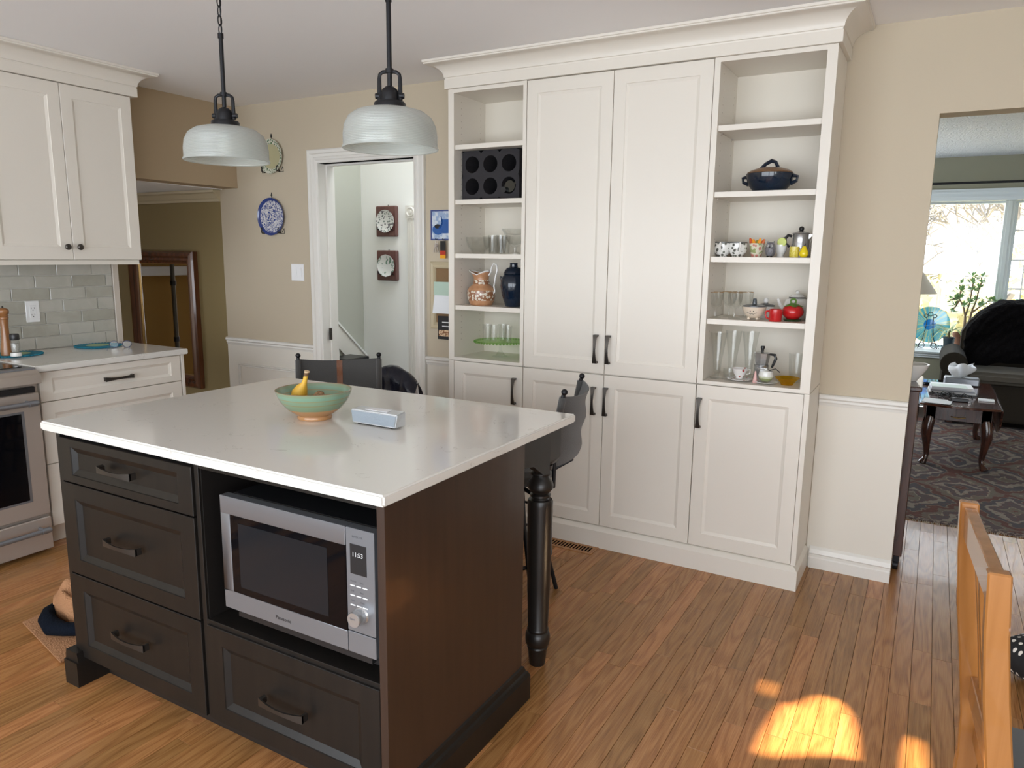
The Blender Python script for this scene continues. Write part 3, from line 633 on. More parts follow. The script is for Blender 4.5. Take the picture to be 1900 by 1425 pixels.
# ================================================================== ISLAND
YF = 1.285; IX0, IX1, IY0, IY1 = -2.486, -1.056, 1.262, 2.315
t = isl = thing('kitchen_island', 'espresso wood kitchen island with drawers and turned legs', 'island', (-1.77, 1.62, 0))
E_ = M['espresso']
b = MB().box(-2.44, -2.42, YF, 1.945, .095, .8845).box(-1.76, -1.742, YF+.002, 1.945, .095, .8845).box(-2.42, -1.11, 1.925, 1.945, .095, .8845)
b.box(-2.42, -1.742, YF+.03, 1.925, .095, .11).box(-1.742, -1.09, YF+.003, 1.925, .395, .412).box(-1.742, -1.09, YF+.003, 1.925, .866, .8845).box(-1.742, -1.09, YF+.04, 1.925, .095, .11)
part('carcass', b, E_, t, bevel=.001)
part('niche_lining', MB().box(-1.742, -1.739, YF+.01, 1.90, .412, .866).box(-1.099, -1.092, YF+.01, 1.90, .412, .866).box(-1.74, -1.092, 1.895, 1.90, .412, .866), M['espresso_in'], t, smooth=False)
part('end_panel', MB().box(-1.092, -1.068, YF-.006, 1.965, .0955, .8845), wood('espresso_floor_glow', (.028, .0155, .011), (.042, .023, .015), .33, 2, .15), t, bevel=.001)  # lighter, browner copy of the espresso wood, with the floor's glow painted in
F = FY(YF+.014)
for x0, x1, z0, z1, hz, fv in ((-2.420, -1.764, .722, .868, .800, .026), (-2.420, -1.764, .404, .717, .563, .052), (-2.420, -1.764, .098, .399, .248, .052), (-1.738, -1.095, .098, .399, .243, .052)):
    door_part(t, F, x0, x1, z0, z1, (x0+x1)/2-.01, hz, .165, E_, M['bronze'], False, 'drawer', fr=.062, frv=fv, bev=.020, dep=.012)
bs = [(0, 0), (.022, 0), (.022, .085), (.016, .098), (.010, .104), (.006, .118), (0, .122)]
part('base_moulding', MB().sweep(bs, [(-1.068, 1.24), (-1.068, 1.966), (-1.18, 1.966)]).fmap(lambda x, y, z: (x, y, z)), E_, t, smooth=False)
def bracket(x0, x1, y0, y1):
    return MB().box(x0, x1, y0, y1, 0, .088).prism([(x0, .088), (x1, .088), (x1-.006, .122), (x0+.006, .122)], y0+.006, y1)
part('foot', bracket(-2.462, -2.388, 1.252, 1.36), E_, t, smooth=False)
part('foot', bracket(-1.145, -1.068, 1.252, 1.36), E_, t, smooth=False)
part('toe_kick', MB().box(-2.39, -1.14, 1.36, 1.378, 0, .095).box(-2.44, -2.42, 1.36, 1.945, 0, .095).box(-2.42, -1.11, 1.92, 1.94, 0, .095), M['espresso_in'], t, smooth=False)
part('apron', MB().box(-1.092, -1.070, 1.966, 2.15, .80, .8845).box(-2.44, -2.418, 1.946, 2.15, .80, .8845).box(-2.39, -1.12, 2.20, 2.222, .80, .8845), E_, t, smooth=False)
part('bracket', MB().prism([(1.966, .80), (2.147, .80), (2.147, .735), (2.10, .745), (2.03, .79), (1.966, .80)][:5], -1.092, -1.07, 'x'), E_, t, smooth=False)
leg = [(.0001, 0), (.027, 0), (.029, .004), (.034, .055), (.036, .062), (.038, .068), (.036, .074), (.043, .084), (.045, .10), (.045, .112), (.042, .124), (.037, .130), (.039, .138), (.036, .146),
       (.041, .30), (.044, .50), (.045, .606), (.045, .618), (.042, .626), (.032, .628), (.028, .634), (.036, .638), (.036, .645), (.028, .650), (.036, .656), (.0445, .668), (.0455, .678), (.041, .692), (.031, .705), (.028, .712),
       (.036, .718), (.036, .724), (.028, .730), (.040, .738), (.041, .752), (.0001, .752)]
for x in (-1.126, -2.386):
    l = part('leg', MB().lathe(leg, 32, (x, 2.19, 0)), mat('leg_lacquer', (.014, .011, .009), .36), t, ang=.5)
    part('leg_block', MB().prism([(x-.05, .778), (x-.036, .752), (x+.036, .752), (x+.05, .778), (x+.05, .8845), (x-.05, .8845)], 2.14, 2.24), E_, l, bevel=.001)
single('island_countertop', 'large pale quartz countertop on the espresso island', 'countertop', MB().box(IX0, IX1, IY0, IY1, .885, .915), M['quartz'], bevel=.005, seg=3)
# ---- microwave in the niche
t = thing('microwave', 'stainless microwave oven in the island niche', 'microwave', (-1.39, 1.30, .412))
X0, X1, Z0, Z1, YM = -1.664, -1.113, .470, .802, 1.292
part('casing', MB().box(X0+.006, X1-.004, YM+.035, 1.72, .428, .800), M['blackp'], t, bevel=.006)
part('frame', MB().box(X0+.03, X1-.03, YM+.02, YM+.035, .440, .80), M['blackp'], t, smooth=False)
b = MB().box(X0, -1.2055, YM, YM+.030, Z0, .524).box(X0, -1.2055, YM, YM+.030, .752, Z1).box(X0, -1.627, YM, YM+.030, .524, .752)
dr = part('door', b, M['steel'], t, bevel=.0015)
part('door_glass', MB().box(-1.627, -1.2055, YM+.001, YM+.028, .524, .752), M['dglass'], dr, smooth=False)
part('door_window', MB().box(-1.595, -1.268, YM+.0002, YM+.001, .545, .732), M['dglass2'], dr, smooth=False)
cp = part('control_panel', MB().box(-1.203, X1, YM, YM+.030, .529, Z1).box(-1.203, X1, YM, YM+.030, Z0, .5265), M['steel'], t, bevel=.0015)
part('display', MB().box(-1.189, -1.137, YM-.0008, YM, .684, .762), M['blackp'], cp, smooth=False)
led = mat('led_digits', (.5, .5, .5), .5, emis=(.75, .8, .8, .2))
part('digits', text_mb('11:53', .0165, lambda x, y, z: (-1.183+x*.98, YM-.0010-z, .730+y)), led, cp, smooth=False)
ink = mat('grey_ink', (.10, .10, .11), .6)
b = text_mb('INVERTER', .0075, lambda x, y, z: (-1.182+x, YM-.0003-z, .779+y))
for r in range(3):
    for c_ in range(2):
        x = -1.190+c_*.030; z = .662-r*.026
        o_ = text_mb([['Defrost', 'Auto'], ['Grill', 'Bake'], ['Timer', 'Clock']][r][c_], .0065, lambda px, py, pz: (x+px*.9, YM-.0003-pz, z+py)); b.add(o_.v, o_.f)
part('lettering', b, ink, cp, smooth=False)
b = MB()
for r in range(3):
    for c_ in range(3): b.box(-1.191+c_*.020, -1.176+c_*.020, YM-.0012, YM, .651-r*.026, .654-r*.026)
part('buttons', b, M['white'], cp, bevel=.0003)
kb = MB().lathe([(.0001, .030), (.0185, .030), (.020, .027), (.020, .004), (.023, 0)], 32).fmap(lambda x, y, z: (-1.158+x, YM-z, .578+y))
k = part('dial', kb, M['alu2'], cp, ang=.5, label='chrome dial knob')
part('dial_lettering', text_mb('Start', .008, lambda x, y, z: (-1.168+x, YM-.0302-z, .579+y)), ink, k if False else cp, smooth=False)
part('brand_lettering', text_mb('Panasonic', .0145, lambda x, y, z: (-1.462+x, YM-.0003-z, .489+y)), M['blackp'], dr, smooth=False)
for x in (-1.62, -1.16): part('foot', MB().box(x-.012, x+.012, 1.36, 1.70, .412, .4295), M['blackp'], t, smooth=False)

# ================================================================== ON THE ISLAND AND COUNTER
bowlm = banded('glazed_stoneware', 2, [(0, (.46, .24, .10)), (.038, (.19, .27, .165)), (.056, (.23, .23, .12)), (.060, (.19, .28, .18)), (.071, (.24, .24, .13)), (.075, (.18, .30, .21)), (.088, (.20, .27, .17)), (.0962, (.26, .19, .11))], .22, .4, .006)
prof = [(.0001, .004), (.046, .004), (.050, 0), (.056, 0), (.058, .006), (.055, .012), (.072, .022), (.092, .038), (.110, .060), (.122, .085), (.126, .099), (.123, .100), (.118, .088), (.105, .060), (.086, .040), (.055, .026), (.0001, .022)]
single('ceramic_bowl', 'green and tan stoneware bowl on the island', 'bowl', MB().lathe(prof, 48), bowlm, (-1.775, 1.775, .9155), ang=.9)
t = thing('banana', 'ripe yellow banana stub standing in the stoneware bowl', 'banana', (-1.815, 1.765, .944))
part('fruit', MB().tube([(-.030, -.004, -.002), (-.026, -.003, .025), (-.016, 0, .052), (-.004, 0, .072), (.006, 0, .086), (.011, 0, .098)], [.020, .027, .027, .019, .010, .008], 12), mat('banana_skin', (.72, .43, .05), .5, var=(22, (.66, .36, .03), (1, 1, 1), .5)), t, False, ang=1)
part('stem', MB().tube([(.010, 0, .096), (.014, 0, .108), (.019, 0, .122), (.022, 0, .131)], [.008, .0075, .008, .009], 8), banded('banana_stem', 2, [(0, (.70, .42, .05)), (.110, (.14, .07, .03)), (.125, (.55, .40, .25))], .6), t, False, ang=1)
rr = random.Random(4)
mb = MB().ball((0, 0, 0), .024, 16, 12, (1.25, 1, 1.35)); mb.v = [tuple(c*(1+rr.uniform(-.13, .13)) for c in v) for v in mb.v]
single('walnut_cluster', 'brown knobbly nut cluster beside the banana', 'nuts', mb, mat('nut_brown', (.20, .11, .05), .8, var=(60, (.42, .27, .14), (1, 1, 1), .2)), (-1.750, 1.775, .975), ang=.3)
# speaker
t = thing('bluetooth_speaker', 'small silver box speaker in front of the stoneware bowl', 'speaker', (-1.527, 1.782, .9155))
alu = mat('pale_aluminium', (.62, .64, .66), .35, .5)
part('body', MB().add([(-.088, 0, .004), (.088, 0, .004), (.094, .050, .004), (-.094, .050, .004), (-.096, .003, .047), (.096, .003, .047), (.092, .052, .051), (-.092, .052, .051)], [(0, 3, 2, 1), (4, 5, 6, 7), (0, 1, 5, 4), (1, 2, 6, 5), (2, 3, 7, 6), (3, 0, 4, 7)]), alu, t, False, bevel=.003, seg=2)
part('grille', MB().add([(-.085, -.001, .008), (.085, -.001, .008), (.092, .0012, .043), (-.092, .0012, .043), (-.085, .004, .008), (.085, .004, .008), (.092, .006, .043), (-.092, .006, .043)], [(0, 1, 2, 3), (4, 7, 6, 5), (0, 4, 5, 1), (1, 5, 6, 2), (2, 6, 7, 3), (3, 7, 4, 0)]), mat('speaker_mesh', (.52, .60, .68), .6, bump=(900, .8)), t, False, smooth=False)
part('button_strip', MB().add([(-.045, .016, .0485), (.045, .016, .0485), (.045, .038, .0505), (-.045, .038, .0505), (-.045, .016, .0500), (.045, .016, .0500), (.045, .038, .0520), (-.045, .038, .0520)], [(4, 5, 6, 7), (0, 1, 5, 4), (1, 2, 6, 5), (2, 3, 7, 6), (3, 0, 4, 7)]), mat('button_rubber', (.70, .70, .71), .5), t, False, smooth=False)
part('foot', MB().box(-.07, .07, .006, .046, 0, .004), M['blackp'], t, False, smooth=False)
# placemats: knotted teal trivets
def trivet(loc, label):
    t = thing('trivet', label, 'placemat', loc)
    m1 = mat('teal_cord', (.010, .22, .33), .75, bump=(160, .6)); m2 = mat('pale_green_cord', (.38, .50, .28), .8, bump=(160, .6))
    b = MB().lathe([(.0001, 0), (.112, 0), (.114, .003), (.112, .007), (.078, .008), (.0001, .007)], 40)
    part('mat', b, m1, t, False)
    part('centre', MB().lathe([(.0001, .0082), (.060, .0082), (.068, .0075), (.070, .006), (.0001, .006)], 32), m2, t, False, label='pale green centre')
    fr = MB()
    for k in range(44): a = 2*PI*k/44; fr.ball((.117*math.cos(a), .117*math.sin(a), .0045), .0068, 6, 4, (1, 1, .6))
    part('beaded_edge', fr, m1, t, False)
    return t
trivet((-4.163, 2.475, .9155), 'round teal and green cord mat at the tiled wall corner')
trivet((-4.155, 2.03, .9155), 'round teal cord mat under the salt and pepper')
t = thing('pepper_mill', 'tall turned wooden pepper mill near the range', 'pepper mill', (-4.115, 1.968, .9245))
mw = wood('mill_wood', (.24, .095, .03), (.34, .15, .05), .3, 2, .4)
part('body', MB().lathe([(.0001, 0), (.029, 0), (.029, .02), (.025, .05), (.019, .10), (.018, .15), (.021, .185), (.0001, .185)], 28), mw, t, False, ang=.9)
part('head', MB().lathe([(.0001, .186), (.021, .186), (.023, .192), (.020, .197), (.024, .203), (.020, .208), (.025, .214), (.027, .226), (.024, .236), (.012, .242), (.0001, .243)], 28), mw, t, False, ang=.9)
part('nut', MB().lathe([(.0001, .243), (.004, .243), (.005, .247), (.003, .252), (.0001, .252)], 12), M['bronze'], t, False)
t = thing('salt_grinder', 'clear salt grinder with black collar before the pepper mill', 'salt mill', (-4.045, 1.975, .9245))
part('jar', MB().lathe([(.0001, .018), (.019, .018), (.022, .030), (.021, .075), (.017, .082), (.015, .082), (.019, .074), (.019, .032), (.0001, .022)], 24), M['glass'], t, False, ang=.9)
part('salt', MB().lathe([(.0001, .019), (.016, .022), (.0175, .032), (.0175, .066), (.0001, .068)], 20), mat('salt_grain', (.52, .50, .46), .8, var=(300, (.25, .24, .22), (1, 1, 1), .3)), t, False)
part('base', MB().lathe([(.0001, 0), (.025, 0), (.026, .004), (.024, .018), (.0001, .018)], 24), M['porc'], t, False)
part('collar', MB().lathe([(.0001, .083), (.021, .083), (.022, .086), (.022, .108), (.019, .114), (.0001, .114)], 24), M['blackp'], t, False)
t = thing('eyeglasses', 'blue-framed eyeglasses at the edge of the teal mat', 'glasses', (-4.005, 2.51, .9155), .0)
gm = mat('blue_frame', (.02, .03, .12), .3)
R = Matrix.Translation((0, 0, .020)) @ Matrix.Rotation(math.radians(52), 4, 'Z')
part('rims', MB().ring((-.033, 0, 0), .022, .0019, 'y', 24, 6, 1, .86).ring((.033, 0, 0), .022, .0019, 'y', 24, 6, 1, .86).tube([(-.011, 0, .004), (0, -.002, .007), (.011, 0, .004)], .0013, 6).xf(R), gm, t, False)
part('temple', MB().tube([(-.055, 0, .006), (-.056, -.06, -.004), (-.055, -.12, -.018)], .0012, 6).xf(R), gm, t, False)
part('temple', MB().tube([(.055, 0, .006), (.056, -.06, -.004), (.050, -.11, -.018)], .0012, 6).xf(R), gm, t, False)
LG = glassmat('spectacle_glass', (.97, .98, .99), spec=.03)
part('lens', MB().lathe([(.0001, 0), (.0212, 0)], 20).fmap(lambda x, y, z: (x-.033, z, y*.86)).xf(R), LG, t, False)
part('lens', MB().lathe([(.0001, 0), (.0212, 0)], 20).fmap(lambda x, y, z: (x+.033, z, y*.86)).xf(R), LG, t, False)

# ================================================================== PENDANT LAMPS
def ribbed():
    """pressed prismatic glass: partly see-through, partly milky, with a soft sheen over fine ribs"""
    m = bpy.data.materials.new('prismatic_glass'); m.use_nodes = True; n = m.node_tree.nodes; l = m.node_tree.links; n.remove(n['Principled BSDF'])
    tc = n.new('ShaderNodeTexCoord'); w = n.new('ShaderNodeTexWave'); w.bands_direction = 'Z'; w.inputs['Scale'].default_value = 70; l.new(tc.outputs['Object'], w.inputs['Vector'])
    bp = n.new('ShaderNodeBump'); bp.inputs['Strength'].default_value = .6; bp.inputs['Distance'].default_value = .002; l.new(w.outputs['Fac'], bp.inputs['Height'])
    tr = n.new('ShaderNodeBsdfTransparent'); tr.inputs[0].default_value = (.90, .95, .94, 1); tl = n.new('ShaderNodeBsdfTranslucent'); tl.inputs[0].default_value = (.92, .93, .88, 1)
    df = n.new('ShaderNodeBsdfDiffuse'); df.inputs[0].default_value = (.86, .88, .84, 1); gl = n.new('ShaderNodeBsdfGlossy'); gl.inputs['Roughness'].default_value = .18
    for x in (tl, df, gl): l.new(bp.outputs[0], x.inputs['Normal'])
    def mix(a, b, f):
        mx = n.new('ShaderNodeMixShader'); l.new(a.outputs[0], mx.inputs[1]); l.new(b.outputs[0], mx.inputs[2])
        if isinstance(f, float): mx.inputs[0].default_value = f
        else: l.new(f, mx.inputs[0])
        return mx
    lw = n.new('ShaderNodeLayerWeight'); lw.inputs['Blend'].default_value = .25
    body = mix(mix(tl, df, .65), tr, math_node(n, l, 'MULTIPLY_ADD', lw.outputs['Facing'], -.38, .60))
    l.new(mix(body, gl, math_node(n, l, 'MULTIPLY_ADD', lw.outputs['Fresnel'], .5, .06)).outputs[0], n['Material Output'].inputs['Surface']); return m
gm = ribbed()
def pendant(x, y, label, chain_from):
    z0 = 1.772; t = thing('pendant_lamp', label, 'lamp', (x, y, z0))
    P_ = [(.142, 0), (.143, .004), (.138, .010), (.138, .040), (.134, .066), (.122, .090), (.100, .106), (.072, .114), (.045, .116)]
    ins = [(r-.004, max(z-.003, .001)) for r, z in P_[::-1]]
    part('glass_shade', MB().lathe(P_+ins, 144, close=True, rib=lambda a, i: .010*math.cos(72*a) if 1 < i < 8 else 0), gm, t, False, ang=1.2)
    part('cap', MB().lathe([(.0001, .110), (.046, .110), (.047, .114), (.047, .130), (.043, .135), (.026, .137), (.026, .158), (.022, .170), (.012, .178), (.0001, .180)], 32), M['black'], t, False, ang=.7)
    yk = MB()
    for s in (-1, 1):
        yk.tube([(s*.031, 0, .140), (s*.031, 0, .200), (s*.029, 0, .212), (s*.020, 0, .219), (0, 0, .221)], [.0075, .006, .0055, .0055, .0055], 8)
        yk.tube([(s*.030, 0, .152), (s*.043, 0, .152)], [.010, .008], 12)
    part('yoke', yk.xf(Matrix.Rotation(.45, 4, 'Z')), M['black'], t, False)
    part('rod', MB().tube([(0, 0, .175), (0, 0, chain_from-z0)], .0072, 12).tube([(0, 0, .216), (0, 0, .228)], .012, 12).tube([(0, 0, chain_from-z0-.012), (0, 0, chain_from-z0+.004)], .0095, 12), M['black'], t, False)
    ch = MB(); z = chain_from-z0+.016; k = 0
    while z < 2.43-z0:
        ang = (k % 2)*PI/2; pts = [(.0075*math.cos(a), 0, .017*math.sin(a)) for a in [i*2*PI/14 for i in range(15)]]
        c_ = MB().tube(pts, .0020, 6); Mx = Matrix.Translation((0, 0, z)) @ Matrix.Rotation(ang, 4, 'Z'); c_.xf(Mx); ch.add(c_.v, c_.f); z += .029; k += 1
    part('chain', ch.tube([(.002, .002, chain_from-z0), (.003, .001, 2.42-z0)], .0016, 5), M['black'], t, False)
    part('canopy', MB().lathe([(.0001, 2.425-z0), (.055, 2.425-z0), (.060, 2.438-z0), (.0001, 2.4385-z0)], 28), M['black'], t, False)
    part('bulb', MB().lathe([(.0001, .028), (.018, .030), (.028, .044), (.030, .058), (.022, .078), (.014, .092), (.0001, .094)], 20), mat('bulb_glass', (.9, .88, .82), .2), t, False)
    part('socket', MB().lathe([(.0001, .091), (.016, .091), (.017, .112), (.0001, .112)], 16), M['white'], t, False)
pendant(-2.172, 1.80, 'left one of the two glass pendant lamps over the island', 2.185)
pendant(-1.452, 1.80, 'right one of the two glass pendant lamps over the island', 2.195)

# ================================================================== BAR STOOLS
def stool(cx, cy, ax, label, seat_dir):
    """ax: angle of the back line; seat lies on the seat_dir side"""
    t = thing('bar_stool', label, 'stool', (cx, cy, 0), ax)
    W = .195; s = seat_dir; zs = .60
    for px in (-1, 1):
        fp = (px*.19, -s*.19, 0); l = MB().tube([(px*.11, -s*.10, zs-.04), (px*.13, -s*.115, .42), (px*.165, -s*.155, .16), fp], .0095, 10)
        part('leg', l, M['black'], t, False)
        l = MB().tube([(px*.11, s*.12, zs-.04), (px*.13, s*.14, .42), (px*.165, s*.18, .16), (px*.19, s*.21, 0)], .0095, 10)
        part('leg', l, M['black'], t, False)
    part('foot_ring', MB().ring((0, s*.01, .235), .205, .0085, 'z', 40, 8), M['black'], t, False)
    part('foot_ring', MB().ring((0, s*.01, .40), .170, .006, 'z', 40, 8), M['black'], t, False)
    part('swivel', MB().lathe([(.0001, zs-.055), (.11, zs-.055), (.12, zs-.045), (.12, zs-.03), (.0001, zs-.03)], 28), M['black'], t, False)
    part('seat', MB().lathe([(.0001, zs-.03), (.195, zs-.03), (.205, zs-.015), (.205, zs+.01), (.19, zs+.028), (.10, zs+.036), (.0001, zs+.038)], 40), M['canvas'], t, False)
    yb = -s*.20     # the back posts
    for px in (-1, 1):
        pp = [(px*.10, -s*.10, zs-.05), (px*.17, yb+s*.04, zs-.05), (px*.195, yb-s*.045, zs+.0), (px*W, yb-s*.045, zs+.06), (px*W, yb-s*.045, .80), (px*W, yb-s*.075, .955)]
        b = MB().tube(pp, .0085, 10).ball((px*W, yb-s*.078, .966), .0125, 12, 8).tube([(px*W, yb-s*.03, zs+.065), (px*W*1.0, yb-s*.03, zs+.095)], .014, 10)
        part('back_post', b, M['black'], t, False)
    def sling(u, v):
        x = (u*2-1)*W*1.03; bow = (1-(2*u-1)**2); z = zs+.075+v*(.875-zs)-.018*bow*v
        y = yb-s*(.045+.030*v)-s*.058*bow+s*.007*math.sin(13*v+5*u)*.55*(1+u); return (x, y, z)
    part('back_sling', MB().grid(sling, 25, 15), M['canvas'], t, False, solid=.006, ang=1.)
    for px in (-1, 1):
        part('post_sleeve', MB().tube([(px*W, yb-s*.032, zs+.08), (px*W, yb-s*.046, .80), (px*W, yb-s*.072, .945)], .0135, 12), M['canvas'], t, False)
    st = MB()
    for k in range(13):
        v = k/12
    st.grid(lambda u, v: (lambda p: (p[0], p[1]+s*.008, p[2]+.004*(v-.5)))(sling(.465+.07*u, v)), 4, 15)
    part('strap', st, M['leather'], t, False, solid=.002, ang=1., label='brown leather strap')
    st2 = MB().grid(lambda u, v: (lambda p: (p[0], p[1]+s*.010, p[2]+.004*(v-.5)))(sling(.465+.07*u, v)), 4, 15)
    return t
# back of stool 1 crosses (-2.67,2.57) to (-2.37,2.82); seat towards the island's near side
a1 = math.atan2(.25, .30); stool(-2.52+.265*math.sin(a1), 2.695-.265*math.cos(a1), a1, 'grey canvas bar stool with leather strap behind the island', -1)
a2 = math.atan2(.34, -.09); stool(-1.212-.27*math.sin(a2), 2.61+.27*math.cos(a2), a2, 'grey canvas bar stool seen edge-on at the right island corner', 1)

# ================================================================== WALL DECOR
BLK = M['black']
blue_pl = pattern('blue_floral', (.7, .7, .72), [(0, (.05, .08, .26)), (.38, (.025, .045, .18)), (.44, (.60, .60, .62)), (.54, (.66, .66, .66)), (.58, (.05, .08, .26)), (.68, (.64, .64, .64))], 42, .15, kind='noise', dist=1.8)
grn_pl = pattern('green_floral', (.7, .7, .7), [(0, (.10, .16, .10)), (.30, (.30, .38, .26)), (.40, (.62, .62, .52)), (.66, (.66, .66, .56)), (.74, (.14, .22, .12))], 60, .2)
def plate(x, z, r, rimm, facem, label, rim_in=.80):
    t = thing('wall_plate', label, 'plate', (x, YW, z))
    f = lambda px, py, pz: (px, -pz, py)
    part('rim', MB().lathe([(r*.52, .010), (r*rim_in, .012), (r*.97, .022), (r, .024), (r, .021), (r*.8, .008), (r*.5, .005)], 48, close=True).fmap(f), rimm, t, False)
    part('well', MB().lathe([(.0001, .010), (r*.52, .0101), (r*rim_in, .0125), (r*rim_in, .009), (.0001, .006)], 40).fmap(f), facem, t, False)
    h = MB().tube([(0, -.004, r*.5), (0, -.004, r+.02)], .002, 6).ring((0, -.005, r+.018), .006, .0018, 'y', 12, 6).tube([(0, -.004, r+.02), (0, -.004, r+.035)], .003, 6)
    for s in (-1, 1):
        x0 = s*r*.62; z0 = -r*.80
        h.tube([(x0, -.004, z0-.01), (x0, -.035, z0-.006), (x0, -.034, z0+.020), (x0+s*.004, -.028, z0+.026)], .0035, 6).tube([(x0, -.004, z0-.012), (x0+s*.03, -.004, z0-.012), (x0+s*.028, -.004, z0+.022), (x0+s*.008, -.004, z0-.004)], .002, 6)
        h.tube([(0, -.004, -r*.1), (x0, -.004, z0-.01)], .002, 6)
    part('hanger', h, BLK, t, False)
blue_rim = mat('cobalt_rim', (.035, .06, .22), .15, coat=.4)
plate(-3.955, 1.700, .125, blue_rim, blue_pl, 'blue and white floral plate hung left of the doorway', .86)
plate(-3.935, 2.093, .112, grn_pl, mat('cream_glaze', (.46, .43, .26), .2, coat=.4), 'cream plate with leafy rim hung above the blue plate', .72)
pinkw = wood('plaque_wood', (.09, .035, .03), (.15, .06, .05), .35, 2, .2)
for zc, lab, pm_ in ((1.72, 'wooden plaque with lattice-rim plate, upper in the hall', pattern('lattice', (.7, .7, .7), [(0, (.16, .19, .18)), (.25, (.3, .34, .32)), (.34, (.68, .68, .66)), (.6, (.72, .72, .70)), (.72, (.16, .15, .16))], 42)),
                     (1.366, 'wooden plaque with green-sprigged plate, lower in the hall', pattern('sprigs', (.7, .7, .7), [(0, (.72, .73, .72)), (.56, (.70, .72, .70)), (.60, (.16, .26, .2)), (.70, (.72, .73, .72))], 26, kind='noise', dist=1.))):
    t = thing('plate_plaque', lab, 'plaque', (-3.905, 4.8, zc))
    part('board', MB().prism([(-.104, -.122), (.104, -.122), (.104, .122), (-.104, .122)], -.038, 0), pinkw, t, False, bevel=.008)
    f = lambda px, py, pz: (px+.012, -.038-pz, py)
    part('plate', MB().lathe([(.0001, .008), (.05, .008), (.075, .018), (.090, .026), (.090, .022), (.07, .010), (.0001, .003)], 12 if 'green' in lab else 36).fmap(f), pm_, t, False)
    h = MB().tube([(0, -.002, .12), (0, -.002, .132)], .003, 6)
    for s in (-1, 1): h.tube([(s*.062+.012, -.038, -.075), (s*.068+.012, -.078, -.062), (s*.068+.012, -.074, -.044)], .004, 6)
    part('hanger', h, BLK, t, False)
# key rack tile, notice frame and papers beside the pantry
t = thing('key_rack', 'white tile with blue border and blue pot above hanging keys', 'key rack', (-2.53, YW, 1.545))
part('tile', MB().box(-.098, .098, -.010, -.001, 0, .175), mat('white_tile', (.62, .68, .74), .3, var=(40, (.30, .40, .58), (1, 1, 1), .12)), t, False, smooth=False)
part('border', MB().box(-.098, .098, -.012, -.010, 0, .008).box(-.098, .098, -.012, -.010, .167, .175).box(-.098, -.090, -.012, -.010, .008, .167).box(.090, .098, -.012, -.010, .008, .167), blue_rim, t, False, smooth=False)
part('pot_figure', MB().lathe([(.0001, .004), (.038, .004), (.040, 0)], 28).fmap(lambda x, y, z: (x-.045, -.0105-z, .062+y*.75)).tube([(-.03, -.012, .07), (-.012, -.012, .10), (-.022, -.012, .140)], [.016, .010, .006], 8, .3).box(-.012, .06, -.014, -.0105, .04, .12), mat('cobalt', (.02, .10, .34), .3), t, False)
part('pot_mouth', MB().lathe([(.0001, .001), (.020, .001), (.021, 0)], 24).fmap(lambda x, y, z: (x-.047, -.0145-z, .080+y*.6)), M['blackp'], t, False)
part('hook', MB().tube([(-.05, -.010, .006), (-.05, -.028, .002), (-.05, -.030, .012)], .002, 6).tube([(0, -.010, .006), (0, -.028, .002), (0, -.030, .012)], .002, 6), BLK, t, False)
t = thing('key_bunch', 'bunch of metal keys hanging from the tile rack', 'keys', (-2.577, YW-.024, 1.545))
b = MB().ring((0, 0, -.010), .010, .0014, 'y', 16, 6)
part('ring', b, M['chrome'], t, False)
for a, dy in ((-.25, 0), (.05, -.004), (.3, -.008)):
    K = MB().lathe([(.0001, .0012), (.010, .0012), (.010, -.0012), (.0001, -.0012)], 14).fmap(lambda x, y, z: (x, z, y-.012)).box(-.003, .003, -.0012, .0012, -.055, -.020).box(.003, .006, -.0012, .0012, -.05, -.045)
    part('key', K.xf(Matrix.Translation((0, dy, -.018)) @ Matrix.Rotation(a, 4, 'Y')), M['steel_d'], t, False, smooth=False)
t = thing('key_fob', 'black, red and yellow ribbon fob hanging beside the keys', 'fob', (-2.53, YW-.026, 1.545))
part('ribbon', MB().box(-.018, .018, -.002, 0, -.105, -.004), banded('fob_ribbon', 0, [(0, (.01, .01, .01))], .7), t, False, smooth=False)
part('red_band', MB().box(-.019, .019, -.0026, .0006, -.085, -.060), mat('fob_red', (.45, .03, .01), .7), t, False, smooth=False)
part('yellow_band', MB().box(-.019, .019, -.0026, .0006, -.105, -.085), mat('fob_yellow', (.80, .36, .01), .7), t, False, smooth=False)
t = thing('notice_frame', 'cream framed cork board beside the pantry', 'notice board', (-2.51, YW, 1.02))
part('frame', MB().sweep([(0, 0), (0, .012), (.008, .016), (.020, .012), (.034, .016), (.040, .008), (.040, 0)], [(-.124, .40), (.124, .40), (.124, 0), (-.124, 0)], True).fmap(lambda x, z, h: (x, -h, z)), M['olive_trim'], t, False, smooth=False)
part('cork', MB().box(-.085, .085, -.006, -.001, .04, .36), mat('cork', (.26, .16, .08), .95, bump=(300, .5)), t, False, smooth=False)
single('green_note', 'pale green note pinned to the cork board', 'paper', MB().box(-.066, .05, -.0205, -.0195, -.04, .04), mat('green_paper', (.48, .62, .52), .8), (-2.536, YW, 1.262), smooth=False)
single('white_note', 'blank white sheet below the green note', 'paper', MB().add([(-.065, -.0195, .055), (.06, -.0195, .055), (.055, -.028, -.055), (-.075, -.028, -.055), (-.065, -.0185, .055), (.06, -.0185, .055), (.055, -.027, -.055), (-.075, -.027, -.055)], [(0, 1, 2, 3), (4, 7, 6, 5), (0, 3, 7, 4), (1, 5, 6, 2), (0, 4, 5, 1), (3, 2, 6, 7)]), M['paper'], (-2.532, YW, 1.170), smooth=False)
t = thing('flyer', 'black flyer hanging below the cork board', 'flyer', (-2.520, YW, 1.03))
part('sheet', MB().box(-.052, .052, -.0225, -.0215, -.070, .070), mat('flyer_black', (.012, .012, .014), .4), t, False, smooth=False)
